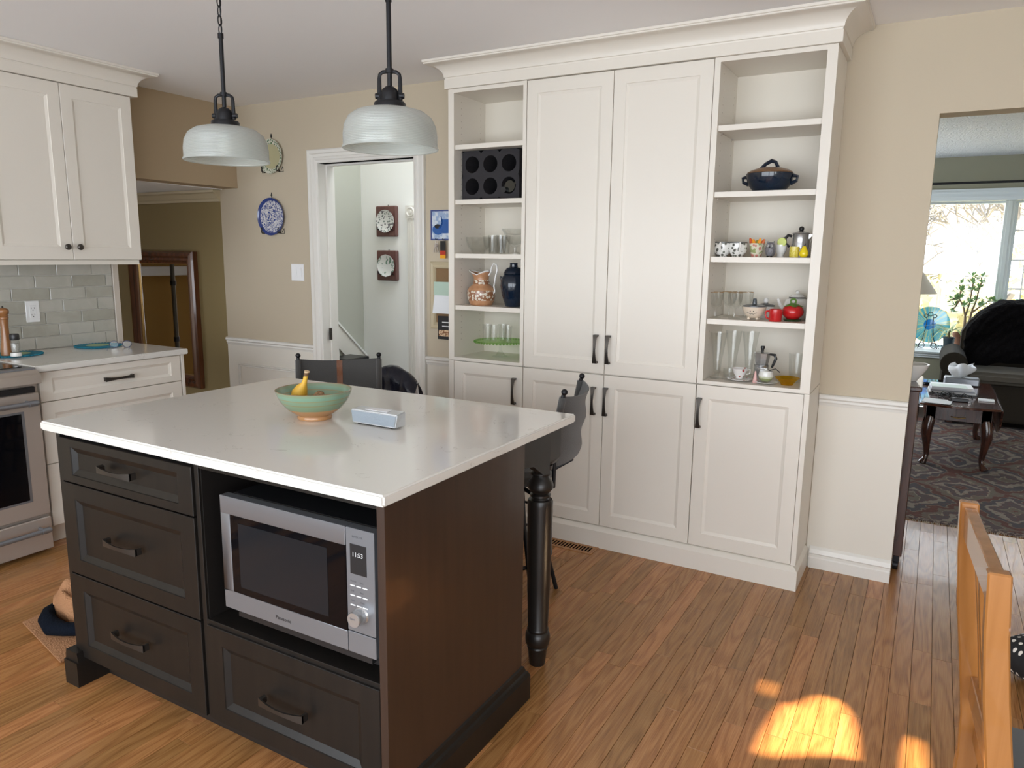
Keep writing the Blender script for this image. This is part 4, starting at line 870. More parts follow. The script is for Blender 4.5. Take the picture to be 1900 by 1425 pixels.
part('picture', MB().box(-.045, .045, -.0231, -.0226, -.052, -.014), mat('flyer_picture', (.25, .10, .04), .4, var=(90, (.75, .55, .35), (1, 1, 1), .1)), t, False, smooth=False)
part('white_lines', MB().box(-.020, .035, -.0231, -.0226, .03, .036).box(-.020, .035, -.0231, -.0226, .006, .012), M['white'], t, False, smooth=False)

# ================================================================== BEHIND THE ISLAND: jacket on a white chair
t = thing('folding_chair', 'white-framed chair half hidden behind the island', 'chair', (-2.52, 3.18, 0), .25)
wm_ = mat('white_tube', (.78, .78, .80), .3)
for px in (-1, 1):
    part('leg', MB().tube([(px*.11, .22, 0), (px*.11, .04, .45), (px*.10, -.03, .77)], .012, 10), wm_, t, False)
    part('leg', MB().tube([(px*.105, -.20, 0), (px*.105, .12, .46)], .012, 10), wm_, t, False)
part('back_rail', MB().tube([(-.10, -.03, .77), (.10, -.03, .77)], .012, 10), wm_, t, False)
part('seat', MB().box(-.11, .11, -.06, .28, .445, .465), wm_, t, False, bevel=.008)
def jk(u, v):
    x = -.135+.25*u; a = (v-.5)*2
    z = .845-abs(a)**1.6*.38-.10*max(0, u-.45); y = -.03+(-.062 if a < 0 else .062)*min(1, abs(a)*3.2)
    bulge = .012*abs(math.sin(u*PI*3.0)); return (x*(1+.12*abs(a)), y+(bulge if a > 0 else -bulge), z+.018*math.sin(u*PI)-.03*(2*u-1)**4)
o = single('jacket', 'navy quilted jacket draped over the white chair', 'jacket', MB().grid(jk, 31, 31), mat('navy_nylon', (.006, .008, .022), .28, bump=(26, .8, .01)), (-2.52, 3.18, 0), .25, solid=.02, ang=1.)

# ================================================================== TOWELS ON THE FLOOR
tw = mat('tan_terry', (.40, .205, .105), .95, bump=(160, .8), spec=.1)
rr = random.Random(9)
def towel_pt(u, v):
    # quadrilateral on the floor running behind the island
    A, B, Cc, D = Vector((-3.0, 1.385, 0)), Vector((-2.585, 1.30, 0)), Vector((-2.56, 1.75, 0)), Vector((-3.02, 1.72, 0))
    p = (A*(1-u)+B*u)*(1-v)+(D*(1-u)+Cc*u)*v
    h = .008+.012*max(0, math.sin(u*9+v*5))*v+.010*v*u
    return (p.x, p.y, h)
single('floor_towel', 'flat tan towel on the floor behind the island corner', 'towel', MB().grid(towel_pt, 30, 30), tw, solid=-.006, ang=1.)
def bundle(c, r, seed, sc):
    b = MB().ball((0, 0, 0), r, 48, 30); rg = random.Random(seed); ph = [rg.uniform(0, 6) for _ in range(6)]
    b.v = [(c[0]+x*sc[0]*(1+.10*math.sin(40*z+ph[0]+18*x)), c[1]+y*sc[1]*(1+.10*math.sin(34*x+ph[1])), c[2]+max(z*sc[2]*(1+.14*math.sin(30*y+22*x+ph[2]))+.020*math.sin(62*x+30*z+ph[3])+.012*math.sin(85*y-50*x+ph[4]), -c[2]+.022)) for x, y, z in b.v]; return b
single('rumpled_towel', 'bunched tan towel heaped on the flat one', 'towel', bundle((0, 0, .060), .115, 1, (1.25, .85, .78)), tw, (-2.835, 1.545, 0), ang=1.)
nb = MB().tube([(-2.97, 1.53, .052), (-2.935, 1.455, .048), (-2.875, 1.415, .046), (-2.80, 1.395, .044), (-2.735, 1.405, .052), (-2.665, 1.43, .060), (-2.60, 1.47, .055)], [.016, .026, .030, .034, .028, .030, .022], 14, .85)
nb.v = [(x+.006*math.sin(60*z+30*x), y, z+.005*math.sin(70*x+50*y)) for x, y, z in nb.v]
single('navy_cloth', 'dark navy cloth strip curled round the tan towel heap', 'cloth', nb, mat('navy_cotton', (.004, .0065, .012), .95, bump=(120, .6), spec=.1), ang=1.)
# ---- floor register
t = thing('floor_vent', 'wooden floor register in front of the pantry plinth', 'vent', (-1.51, 3.252, 0))
wv = M['floor']
part('frame', MB().box(-.155, .155, -.056, -.034, .0002, .003).box(-.155, .155, .026, .044, .0002, .003).box(-.155, -.132, -.034, .026, .0002, .003).box(.132, .155, -.034, .026, .0002, .003), wv, t, False, smooth=False)
part('slot_shade', MB().box(-.132, .132, -.034, .026, .0002, .0008), mat('vent_shade', (.002, .002, .002), 1., spec=0.), t, False, smooth=False)  # flat black sheet painting in the shade between the slats
for k in range(16):
    x = -.132+.0165*k; part('slat', MB().box(x, x+.0065, -.034, .026, .0008, .003), wv, t, False, smooth=False)

# ================================================================== SHELF CONTENTS, left unit
S1, S2, S3, S4, SB = SH[0]+.0125, SH[1]+.0125, SH[2]+.0125, SH[3]+.0125, .9115
foam = mat('black_foam', (.018, .016, .019), .75, bump=(300, .2))
t = thing('bottle_rack', 'black six-hole bottle holder block on the left shelves', 'bottle rack', (-2.070, 3.47, S3))
def block_with_holes():
    xs = [-.112, 0, .112]; zs = [.070, .182]; W, H, R = .174, .252, .043; mb = MB(); y0, y1 = -.09, .13; vs = []; n = 24
    for cx in xs:
        for cz in zs:
            bx0, bx1 = (cx-.056 if cx > -.1 else -W), (cx+.056 if cx < .1 else W); bz0, bz1 = (0 if cz < .1 else .126), (.126 if cz < .1 else H)
            sq, ci = [], []
            for k in range(n):
                a = 2*PI*k/n; c_, s_ = math.cos(a), math.sin(a)
                tx = ((bx1-cx) if c_ > 0 else (bx0-cx))/c_ if abs(c_) > 1e-9 else 1e9; tz = ((bz1-cz) if s_ > 0 else (bz0-cz))/s_ if abs(s_) > 1e-9 else 1e9
                m_ = min(abs(tx), abs(tz)); sq.append((cx+c_*m_, y0, cz+s_*m_)); ci.append((cx+c_*R, y0, cz+s_*R))
            deep = [(x, y1-.01, z) for x, _, z in ci]
            o = len(mb.v); mb.add(sq+ci+deep, [(k, (k+1) % n, n+(k+1) % n, n+k) for k in range(n)]+[(n+k, n+(k+1) % n, 2*n+(k+1) % n, 2*n+k) for k in range(n)]+[tuple(2*n+k for k in range(n))])
    mb.add([(-W, y0, 0), (W, y0, 0), (W, y0, H), (-W, y0, H), (-W, y1, 0), (W, y1, 0), (W, y1, H), (-W, y1, H)], [(0, 4, 5, 1), (1, 5, 6, 2), (2, 6, 7, 3), (3, 7, 4, 0), (4, 7, 6, 5)])
    return mb
part('block', block_with_holes(), foam, t, False, smooth=False)
t = thing('wine_bottle', 'dark bottle lying in the lower right rack hole', 'bottle', (-1.958, 3.42, S3+.070))
bt = mat('dark_bottle', (.008, .010, .009), .08, coat=.6)
part('glass_body', MB().lathe([(.0001, 0), (.034, 0), (.037, .01), (.037, .12), (.0001, .125)], 24).fmap(lambda x, y, z: (x, z+.02, y)), bt, t, False, ang=.9)
part('neck', MB().lathe([(.014, -.02), (.016, .02), (.030, .05), (.0001, .05)], 20).fmap(lambda x, y, z: (x, -z+.03, y-.004)).xf(Matrix.Translation((0, -.01, 0))), bt, t, False, ang=.9)
part('capsule', MB().lathe([(.0001, .026), (.0155, .026), (.0155, 0), (.0001, 0)], 20).fmap(lambda x, y, z: (x-.028, -z-.022, y-.022)), M['blackp'], t, False)
# clear glassware: one open bowl or tumbler profile per kind
def glass_lathe(prof, seg=28, rib=None): return MB().lathe(prof, seg, rib=rib)
def tumbler(r0, r1, h, w=.0022, b=.006): return [(.0001, 0), (r0-.002, 0), (r0, .002), (r1, h), (r1-w, h), (r0-w, b), (.0001, b)]
def gsingle(name, label, cat, prof, loc, rib=None, m=None, seg=28, group=None): return single(name, label, cat, glass_lathe(prof, seg, rib), m or M['glass'], loc, group=group, ang=.8)
cut = lambda a, i: .035*math.cos(12*a)
gsingle('glass_bowl', 'cut clear glass bowl at the left of the glassware shelf', 'bowl', [(.0001, 0), (.030, 0), (.034, .004), (.060, .040), (.069, .088), (.066, .088), (.056, .042), (.030, .010), (.0001, .010)], (-2.172, 3.43, S2), cut)
gsingle('glass_bowl', 'second clear bowl deep behind the left cut bowl', 'bowl', [(.0001, 0), (.030, 0), (.034, .004), (.060, .040), (.069, .095), (.066, .095), (.056, .042), (.030, .010), (.0001, .010)], (-2.13, 3.535, S2), cut)
g0 = gsingle('shot_glass', 'small clear glass beside the cut glass bowl', 'glass', tumbler(.022, .028, .098), (-2.085, 3.44, S2), cut)
for i, (x, y, l) in enumerate(((-2.045, 3.50, 'small clear glass behind the glass by the bowl'), (-2.01, 3.40, 'small clear glass in front of the stacked bowls'))): dup(g0, (x, y, S2), l)
gsingle('footed_bowl', 'clear footed glass bowl at the shelf right, lower of the stack', 'bowl', [(.0001, 0), (.030, 0), (.030, .004), (.008, .012), (.008, .035), (.030, .050), (.052, .090), (.049, .090), (.028, .055), (.0001, .048)], (-1.945, 3.43, S2), cut)
gsingle('glass_dish', 'cut clear glass dish stacked on the footed bowl', 'bowl', [(.0001, 0), (.040, 0), (.055, .010), (.070, .040), (.067, .040), (.052, .014), (.0001, .006)], (-1.945, 3.43, S2+.091), cut)
# pitcher
t = thing('ceramic_pitcher', 'tan pitcher with white floral band and looping handle', 'pitcher', (-2.152, 3.43, S1))
tanm = mat('tan_ceramic', (.42, .20, .095), .35, coat=.3, var=(30, (.55, .30, .16), (1, 1, 1), .4))
def spout(mb, z1, amt):
    mb.v = [(x-(amt*max(0, (z-z1)/.04)**1.3*max(0, -x/.03) if x < 0 else 0), y, z+(max(0, (z-z1))*.7*max(0, abs(x)/.04)-(.006 if z > z1+.02 else 0))) for x, y, z in mb.v]; return mb
body = [(.0001, 0), (.060, 0), (.062, .004), (.073, .030), (.079, .062), (.076, .082), (.066, .096), (.045, .112), (.040, .135), (.043, .155), (.049, .170), (.046, .170), (.037, .140), (.040, .110), (.07, .08), (.055, .012), (.0001, .012)]
part('body', spout(MB().lathe(body, 40), .145, .028), tanm, t, False, ang=.9)
part('rim', spout(MB().ring((0, 0, .170), .0475, .0028, 'z', 40, 6), .145, .028), M['porc'], t, False)
bandm = pattern('white_flowers', (.6, .5, .4), [(0, (.72, .66, .56)), (.40, (.66, .58, .46)), (.46, (.30, .13, .06))], 62, .3)
part('flower_band', MB().lathe([(.0725, .026), (.0795, .062), (.0765, .080), (.0755, .078), (.078, .062), (.071, .027)], 40, close=True), bandm, t, False)
part('neck_band', MB().lathe([(.0465, .113), (.0415, .135), (.0405, .135), (.0455, .113)], 32, close=True), bandm, t, False)
part('handle', MB().tube([(.046, 0, .160), (.060, 0, .178), (.064, 0, .205), (.078, 0, .226), (.096, 0, .216), (.100, 0, .190), (.088, 0, .150), (.080, 0, .105), (.086, 0, .075), (.076, 0, .062)], [.0045]*10, 8), M['porc'], t, False, ang=1., label='white glazed loop handle')
t = thing('ginger_jar', 'navy lidded stoneware jar beside the tan pitcher', 'jar', (-1.944, 3.42, S1))
part('body', MB().lathe([(.0001, 0), (.040, 0), (.044, .004), (.062, .06), (.071, .11), (.069, .145), (.055, .165), (.050, .172), (.0001, .172)], 40), M['navy'], t, False, ang=.9)
part('lid', MB().lathe([(.055, .172), (.054, .178), (.048, .190), (.036, .204), (.022, .208), (.020, .224), (.022, .230), (.0001, .231)], 36), M['navy'], t, False, ang=.9)
for s in (-1, 1): part('handle', MB().tube([(s*.066, 0, .150), (s*.078, 0, .156), (s*.076, 0, .138), (s*.068, 0, .130)], .006, 8), M['navy'], t, False)
# green glass cake stand and glasses
t = thing('cake_stand', 'green glass cake stand with beaded edge on a clear foot', 'cake stand', (-2.045, 3.46, SB))
part('plate', MB().lathe([(.0001, .080), (.11, .080), (.140, .084), (.1405, .090), (.138, .090), (.11, .086), (.0001, .086)], 48), M['green_glass'], t, False, ang=.8)
bd = MB()
for k in range(48): a = 2*PI*k/48; bd.ball((.143*math.cos(a), .143*math.sin(a), .084), .0062, 6, 5)
part('beads', bd, M['green_glass'], t, False)
part('foot', MB().lathe([(.0001, .079), (.020, .079), (.008, .060), (.008, .035), (.026, .008), (.045, .003), (.045, 0), (.0001, 0)], 28), M['glass'], t, False, ang=.8)
g0 = gsingle('tumbler', 'clear tumbler at the left of the green cake stand', 'glass', tumbler(.021, .026, .090), (-2.120, 3.44, SB+.0865))
for x, y, l in ((-2.062, 3.41, 'clear tumbler in the middle front of the cake stand'), (-2.050, 3.49, 'clear tumbler at the back of the cake stand'), (-1.985, 3.43, 'clear tumbler at the right of the green cake stand')): dup(g0, (x, y, SB+.0865), l)

# ================================================================== SHELF CONTENTS, right unit
t = thing('casserole', 'navy lidded casserole with tan lid and side lugs', 'casserole', (-.672, 3.44, S3))
part('pot', MB().lathe([(.0001, 0), (.062, 0), (.066, .004), (.088, .030), (.099, .062), (.100, .078), (.095, .080), (.092, .065), (.06, .012), (.0001, .012)], 44), M['navy'], t, False, ang=.9)
part('lid', MB().lathe([(.093, .080), (.096, .084), (.080, .094), (.05, .103), (.0001, .107)], 44), mat('tan_glaze', (.22, .12, .06), .4, coat=.3, bump=(120, .3)), t, False, ang=.9, label='matt tan domed lid')
part('lid_handle', MB().tube([(-.042, 0, .100), (-.020, 0, .122), (.004, 0, .134), (.020, 0, .128), (.034, 0, .102)], [.008, .008, .009, .008, .007], 8), M['navy'], t, False)
for s in (-1, 1): part('lug', MB().tube([(s*.092, 0, .070), (s*.116, 0, .064), (s*.112, 0, .046), (s*.088, 0, .036)], [.009, .007, .007, .009], 8), M['navy'], t, False)
mugp = pattern('dark_sprigs', (.75, .75, .72), [(0, (.08, .08, .07)), (.30, (.20, .21, .18)), (.42, (.74, .73, .70))], 60)
def cup(loc, label, r=.036, rot=0., m=mugp):
    t = thing('floral_cup', label, 'cup', loc, rot)
    part('body', MB().lathe([(.0001, 0), (r*.6, 0), (r*.62, .006), (r*.98, .022), (r*1.04, .042), (r*1.0, .064), (r*.94, .064), (r*.96, .040), (r*.5, .012), (.0001, .010)], 30), m, t, False, ang=.9)
    part('rim', MB().lathe([(r*1.01, .060), (r*1.015, .066), (r*.94, .066), (r*.94, .060)], 30, close=True), mat('dark_rim', (.10, .10, .09), .3), t, False)
    part('handle', MB().tube([(0, -r*.99, .055), (0, -r*1.25, .062), (0, -r*1.35, .045), (0, -r*1.0, .024)], .0035, 8), M['porc'], t, False)
    return t
cup((-.850, 3.41, S2), 'white cup with dark sprigs, left of the pair')
cup((-.783, 3.41, S2), 'white cup with dark sprigs, right of the pair', .040, .4)
cup((-.815, 3.52, S2), 'dark-rimmed sprigged cup standing behind the pair', .040, 1.2)
t = thing('pepper_vase', 'flower-painted cup holding orange and red ceramic peppers', 'vase', (-.703, 3.42, S2))
part('cup', MB().lathe([(.0001, 0), (.020, 0), (.022, .004), (.034, .060), (.031, .060), (.018, .006), (.0001, .006)], 24), pattern('rosy', (.7, .7, .6), [(0, (.60, .20, .18)), (.22, (.55, .25, .2)), (.34, (.66, .62, .48)), (.7, (.30, .35, .15))], 52), t, False, ang=.9)
for k, (a, b, col) in enumerate(((-.028, .004, (.60, .10, .02)), (-.014, -.006, (.80, .30, .02)), (0, .004, (.30, .28, .04)), (.013, -.006, (.82, .33, .02)), (.028, .002, (.55, .12, .02)), (.022, .012, (.70, .45, .10)))):
    part('pepper', MB().tube([(a*.5, b, .045), (a*.9, b, .064), (a*1.15, b, .082-.004*(k % 3))], [.007, .009, .004], 8), mat('pepper_glaze', col, .3), t, False)
t = thing('owl_figurine', 'small grey owl figurine beside the pepper vase', 'figurine', (-.640, 3.40, S2))
owl = mat('grey_glaze', (.15, .145, .16), .35, coat=.3, bump=(150, .6))
part('body', MB().lathe([(.0001, .004), (.016, .006), (.022, .022), (.022, .038), (.018, .052), (.017, .058), (.010, .064), (.0001, .065)], 20), owl, t, False, ang=1)
for s in (-1, 1):
    part('ear', MB().prism([(s*.006, .060), (s*.016, .058), (s*.014, .070)], -.006, .006), owl, t, False, smooth=False)
    part('eye', MB().ball((s*.008, -.0165, .049), .0052, 12, 8), M['porc'], t, False); part('pupil', MB().ball((s*.008, -.021, .049), .0028, 8, 6), M['blackp'], t, False)
    part('foot', MB().ball((s*.008, -.012, .003), .0055, 8, 6, (1, 1.3, .55)), M['blackp'], t, False)
part('beak', MB().lathe([(.004, .004), (.0001, -.004)], 8, (0, -.021, .042)), M['blackp'], t, False)
t = thing('bird_cup', 'white footed cup with a lime slice behind the owl', 'cup', (-.607, 3.46, S2))
part('body', MB().lathe([(.0001, 0), (.018, 0), (.014, .010), (.024, .030), (.026, .055), (.024, .055), (.02, .03), (.0001, .014)], 24), M['porc'], t, False, ang=.9)
part('lime_slice', MB().lathe([(.0001, .003), (.018, .003), (.020, 0), (.018, -.003), (.0001, -.003)], 24).fmap(lambda x, y, z: (x+.006, z-.02, y+.066)), mat('lime', (.55, .62, .16), .5), t, False)
part('straw', MB().tube([(-.01, 0, .05), (.012, -.01, .088)], .0018, 6), M['blackp'], t, False)
t = thing('coffee_pot', 'steel coffee pot with curved black handle on the mug shelf', 'coffee pot', (-.528, 3.47, S2))
part('body', MB().lathe([(.0001, 0), (.044, 0), (.045, .004), (.036, .062), (.034, .098), (.037, .102), (.0001, .104)], 32), M['alu2'], t, False, ang=.7)
part('lid', MB().lathe([(.037, .103), (.034, .107), (.012, .114), (.0001, .115)], 28), M['alu2'], t, False)
part('lid_knob', MB().ball((0, 0, .124), .011, 14, 10), M['blackp'], t, False)
part('handle', MB().tube([(-.036, -.005, .092), (-.052, -.008, .096), (-.064, -.010, .082), (-.060, -.010, .060), (-.044, -.006, .046)], [.006, .007, .007, .006, .005], 8), M['blackp'], t, False, label='curved black handle')
part('spout', MB().prism([(.030, .075), (.050, .098), (.034, .100)], -.008, .008), M['alu2'], t, False, smooth=False)
t = thing('yellow_cup', 'small speckled yellow cup in front of the coffee pot', 'cup', (-.538, 3.385, S2))
part('body', MB().lathe([(.0001, 0), (.017, 0), (.020, .004), (.020, .046), (.0185, .046), (.0185, .006), (.0001, .006)], 24), mat('speckled_yellow', (.55, .44, .02), .3, coat=.3, var=(160, (.75, .66, .2), (1, 1, 1), .2)), t, False, ang=.9)
part('handle', MB().tube([(.018, 0, .038), (.028, 0, .034), (.026, 0, .018), (.018, 0, .012)], .0028, 6), M['amber'], t, False)
t = thing('pear_figurine', 'yellow ceramic pear at the right end of the mug shelf', 'figurine', (-.497, 3.375, S2))
part('body', MB().lathe([(.0001, 0), (.012, .001), (.019, .012), (.018, .024), (.011, .038), (.008, .046), (.0001, .050)], 24), mat('pear_yellow', (.80, .62, .01), .25, coat=.4), t, False, ang=1)
part('stem', MB().tube([(0, 0, .048), (.003, 0, .058)], .0018, 6), M['blackp'], t, False)
t = thing('tongs', 'thin steel tongs leaning behind the yellow pear', 'tongs', (-.481, 3.44, S2))
part('arm', MB().tube([(-.012, 0, 0.002), (.003, 0, .088)], .0018, 6), M['alu2'], t, False); part('arm', MB().tube([(-.006, 0, 0.002), (.010, 0, .088)], .0018, 6), M['alu2'], t, False)
# crystal goblets
gob = [(.0001, 0), (.026, 0), (.027, .002), (.006, .006), (.0045, .030), (.008, .044), (.024, .056), (.031, .085), (.034, .116), (.032, .116), (.029, .085), (.020, .060), (.0001, .050)]
t = thing('crystal_goblet', 'cut crystal goblet at the left front of its shelf', 'goblet', (-.862, 3.39, S1))
part('bowl_and_foot', MB().lathe(gob, 24, rib=lambda a, i: .05*math.cos(10*a) if 5 < i < 12 else 0), M['glass'], t, False, ang=.8)
part('gilt_rim', MB().ring((0, 0, .116), .033, .0009, 'z', 32, 6), mat('gilt', (.5, .28, .08), .3, .8), t, False)
for x, y, l in ((-.826, 3.50, 'cut crystal goblet at the back between two others'), (-.778, 3.40, 'cut crystal goblet at the right of the goblet group'), (-.752, 3.50, 'cut crystal goblet behind the rightmost goblet')): dup(t, (x, y, S1), l)
cream = mat('cream_ceramic', (.72, .62, .50), .3, coat=.3)
t = thing('footed_bowl', 'cream footed bowl with a simple painted face', 'bowl', (-.690, 3.395, S1))
part('body', MB().lathe([(.0001, .008), (.022, .008), (.040, .022), (.050, .044), (.053, .058), (.049, .058), (.038, .026), (.0001, .014)], 32), cream, t, False, ang=.9)
for k in range(4): a = PI/4+k*PI/2; part('foot', MB().ball((.026*math.cos(a), .026*math.sin(a), .006), .0075, 10, 8, (1, 1, .8)), cream, t, False)
b = MB()
for s in (-1, 1): b.ball((s*.007, -.0475, .040), .0024, 8, 6); b.tube([(s*.010, -.0455, .030), (s*.022, -.0435, .034)], .0008, 5).tube([(0, -.0445, .030), (s*.006, -.0435, .026), (s*.010, -.0440, .029)], .0009, 5)
part('face', b, M['blackp'], t, False)
part('lid', MB().lathe([(.050, .058), (.050, .062), (.030, .068), (.010, .070), (.009, .086), (.007, .094), (.0001, .095)], 28), mat('slate_glaze', (.045, .055, .065), .3, coat=.3), t, False, ang=.7, label='dark slate lid')
t = thing('sauce_pot', 'small white pot with dark lid behind the cream bowl', 'pot', (-.665, 3.52, S1))
part('body', MB().lathe([(.0001, 0), (.03, 0), (.042, .03), (.036, .055), (.0001, .056)], 24), M['porc'], t, False, ang=.9); part('lid', MB().lathe([(.042, .056), (.040, .060), (.012, .068), (.0001, .068)], 24), M['blackp'], t, False)
part('knob', MB().ball((0, 0, .079), .012, 14, 10, (1, 1, 1.2)), M['porc'], t, False)
red = mat('red_enamel', (.50, .012, .014), .22, coat=.5)
t = thing('red_mug', 'bright red mug at the front of the goblet shelf', 'mug', (-.592, 3.365, S1))
part('body', MB().lathe([(.0001, 0), (.025, 0), (.0265, .003), (.0275, .052), (.0255, .053), (.0245, .006), (.0001, .006)], 32), red, t, False, ang=.9)
part('handle', MB().tube([(-.026, 0, .044), (-.040, 0, .042), (-.043, 0, .026), (-.036, 0, .012), (-.026, 0, .010)], .0038, 8), red, t, False)
t = thing('tomato_jar', 'red tomato-shaped jar with green leaf lid', 'jar', (-.532, 3.43, S1))
part('saucer', MB().lathe([(.0001, 0), (.032, 0), (.040, .008), (.030, .008), (.0001, .008)], 28), mat('leaf_green_dark', (.02, .06, .015), .3), t, False)
part('body', MB().lathe([(.0001, .008), (.024, .009), (.042, .026), (.046, .042), (.040, .060), (.026, .068), (.0001, .068)], 36, rib=lambda a, i: .03*abs(math.cos(2.5*a))), red, t, False, ang=1)
gl = mat('leaf_green', (.09, .20, .03), .3, coat=.3)
part('leaf_lid', MB().lathe([(.034, .064), (.030, .070), (.014, .078), (.0001, .080)], 30, rib=lambda a, i: .35*math.cos(5*a) if i == 0 else 0), gl, t, False, ang=1, label='green leaf-shaped lid')
part('loop', MB().ring((0, 0, .086), .011, .004, 'y', 18, 8), gl, t, False)
t = thing('teapot', 'white teapot with dark-lined lid behind the tomato jar', 'teapot', (-.535, 3.545, S1))
part('body', MB().lathe([(.0001, 0), (.04, 0), (.056, .03), (.058, .06), (.048, .088), (.032, .096), (.0001, .096)], 32), M['porc'], t, False, ang=.9)
part('lid', MB().lathe([(.034, .096), (.034, .099), (.026, .108), (.008, .114), (.0001, .114)], 28), M['porc'], t, False); part('lid_line', MB().ring((0, 0, .098), .0345, .002, 'z', 28, 6), M['blackp'], t, False)
part('knob', MB().ball((0, 0, .123), .009, 12, 8), M['porc'], t, False)
part('spout', MB().tube([(-.045, -.01, .04), (-.068, -.015, .060), (-.080, -.018, .090)], [.012, .008, .005], 10), M['porc'], t, False); part('handle', MB().tube([(.052, 0, .08), (.066, 0, .076), (.062, 0, .04), (.05, 0, .03)], .005, 8), M['porc'], t, False)
# bottom shelf
fl = [(.0001, 0), (.030, 0), (.031, .003), (.010, .010), (.009, .022), (.016, .034), (.022, .10), (.038, .215), (.0362, .215), (.020, .10), (.013, .040), (.0001, .034)]
g0 = gsingle('tall_glass', 'tall flared pilsner glass at the left shelf end', 'glass', fl, (-.840, 3.40, SB), lambda a, i: .02*math.cos(10*a))
for x, y, l in ((-.800, 3.52, 'tall flared glass behind the leftmost tall glass'), (-.722, 3.52, 'tall flared glass, rightmost of the tall group')): dup(g0, (x, y, SB), l)
gsingle('glass_jar', 'low round clear glass between the tall glasses and teacup', 'glass', tumbler(.026, .028, .045), (-.792, 3.44, SB))
rosy = pattern('rose_print', (.75, .7, .7), [(0, (.45, .06, .08)), (.20, (.30, .20, .12)), (.27, (.76, .74, .72))], 48)
t = thing('teacup', 'rose-printed white teacup on the bottom right shelf', 'teacup', (-.735, 3.395, SB+.0115))
part('cup', MB().lathe([(.0001, 0), (.016, 0), (.015, .005), (.027, .022), (.036, .046), (.034, .046), (.024, .022), (.0001, .008)], 30), rosy, t, False, ang=.9)
part('handle', MB().tube([(.033, 0, .040), (.046, 0, .044), (.046, 0, .026), (.030, 0, .020)], .0025, 8), M['porc'], t, False)
part_sa = single('saucer', 'rose-printed saucer under the teacup', 'saucer', MB().lathe([(.0001, .003), (.024, .003), (.055, .011), (.056, .0095), (.028, 0), (.0001, 0)], 36), rosy, (-.735, 3.395, SB))
t = thing('moka_pot', 'octagonal moka pot with black handle behind the teacup', 'coffee pot', (-.655, 3.47, SB))
part('base', MB().lathe([(.0001, 0), (.036, 0), (.037, .004), (.031, .060), (.0001, .060)], 8), M['alu2'], t, False, smooth=False)
part('collar', MB().lathe([(.0001, .0605), (.032, .0605), (.033, .072), (.0001, .072)], 28), M['alu2'], t, False)
part('top', MB().lathe([(.0001, .0725), (.028, .0725), (.037, .125), (.035, .128), (.0001, .132)], 8), M['alu2'], t, False, smooth=False)
part('knob', MB().lathe([(.005, .131), (.006, .138), (.010, .152), (.008, .158), (.0001, .159)], 14), M['blackp'], t, False)
part('handle', MB().tube([(.034, 0, .122), (.056, -.004, .120), (.062, -.005, .104), (.052, -.004, .078), (.046, -.003, .062)], [.005, .007, .007, .006, .005], 8), M['blackp'], t, False, label='black moulded handle')
single('pink_figurine', 'tiny pale pink cone beside the sugar pot', 'figurine', MB().lathe([(.0001, 0), (.010, 0), (.011, .004), (.006, .032), (.003, .052), (.0001, .054)], 16), mat('pale_pink', (.72, .42, .40), .4), (-.662, 3.38, SB))
t = thing('sugar_pot', 'green and white sugar pot with spoon on a saucer', 'sugar pot', (-.617, 3.385, SB+.0105))
part('pot', MB().lathe([(.0001, 0), (.020, 0), (.030, .014), (.033, .028), (.028, .046), (.0001, .050)], 30), banded('green_to_white', 2, [(0, (.30, .34, .16)), (.012, (.55, .58, .42)), (.022, (.74, .74, .70))], .2, .4, .004), t, False, ang=1)
part('knob', MB().ball((0, 0, .054), .005, 10, 8), M['porc'], t, False); part('spoon', MB().tube([(.01, 0, .048), (.04, -.006, .060), (.060, -.010, .046)], .002, 6), M['blackp'], t, False)
single('saucer', 'plain white saucer under the sugar pot', 'saucer', MB().lathe([(.0001, .003), (.024, .003), (.050, .010), (.051, .0085), (.028, 0), (.0001, 0)], 36), M['porc'], (-.617, 3.385, SB))
single('amber_dish', 'fluted amber glass dish at the bottom right shelf corner', 'dish', MB().lathe([(.0001, 0), (.024, 0), (.026, .006), (.040, .024), (.052, .032), (.050, .034), (.036, .028), (.018, .010), (.0001, .010)], 40, rib=lambda a, i: .05*math.cos(12*a)), M['amber'], (-.528, 3.40, SB), ang=.8)
gsingle('ball_stopper', 'clear faceted stopper behind the amber dish', 'glass', [(.0001, 0), (.012, 0), (.020, .014), (.018, .028), (.0001, .034)], (-.572, 3.47, SB), None, None, 10)
gsingle('water_glass', 'clear water glass standing behind the amber dish', 'glass', tumbler(.026, .034, .130), (-.510, 3.50, SB))

# ================================================================== OAK DINING CHAIR (right foreground, back seen edge-on)
t = thing('dining_chair', 'honey oak dining chair seen edge-on at the right foreground', 'chair', (.32, 1.64, 0))
OK_ = M['oak']
def post(y0, y1):
    L = [(.086, .95), (.092, .84), (.103, .72), (.122, .58), (.136, .46), (.140, .36), (.132, .20), (.116, 0)]
    R_ = [(.122, .95), (.130, .84), (.144, .72), (.164, .58), (.182, .46), (.184, .36), (.170, .20), (.146, 0)]
    mb = MB(); n = len(L); vs = []
    for (a, z), (b, _) in zip(L, R_): vs += [(a, y0, z), (b, y0, z), (b, y1, z), (a, y1, z)]
    return mb.add(vs, [(i*4+k, i*4+(k+1) % 4, (i+1)*4+(k+1) % 4, (i+1)*4+k) for i in range(n-1) for k in range(4)]+[(3, 2, 1, 0), tuple((n-1)*4+k for k in range(4))])
for o, (a, b) in enumerate(((1.425, 1.452), (1.828, 1.855))): part('back_post', post(a, b), OK_, t, bevel=.003, ang=.5)
def xa(z): return .100+(.95-z)*.13
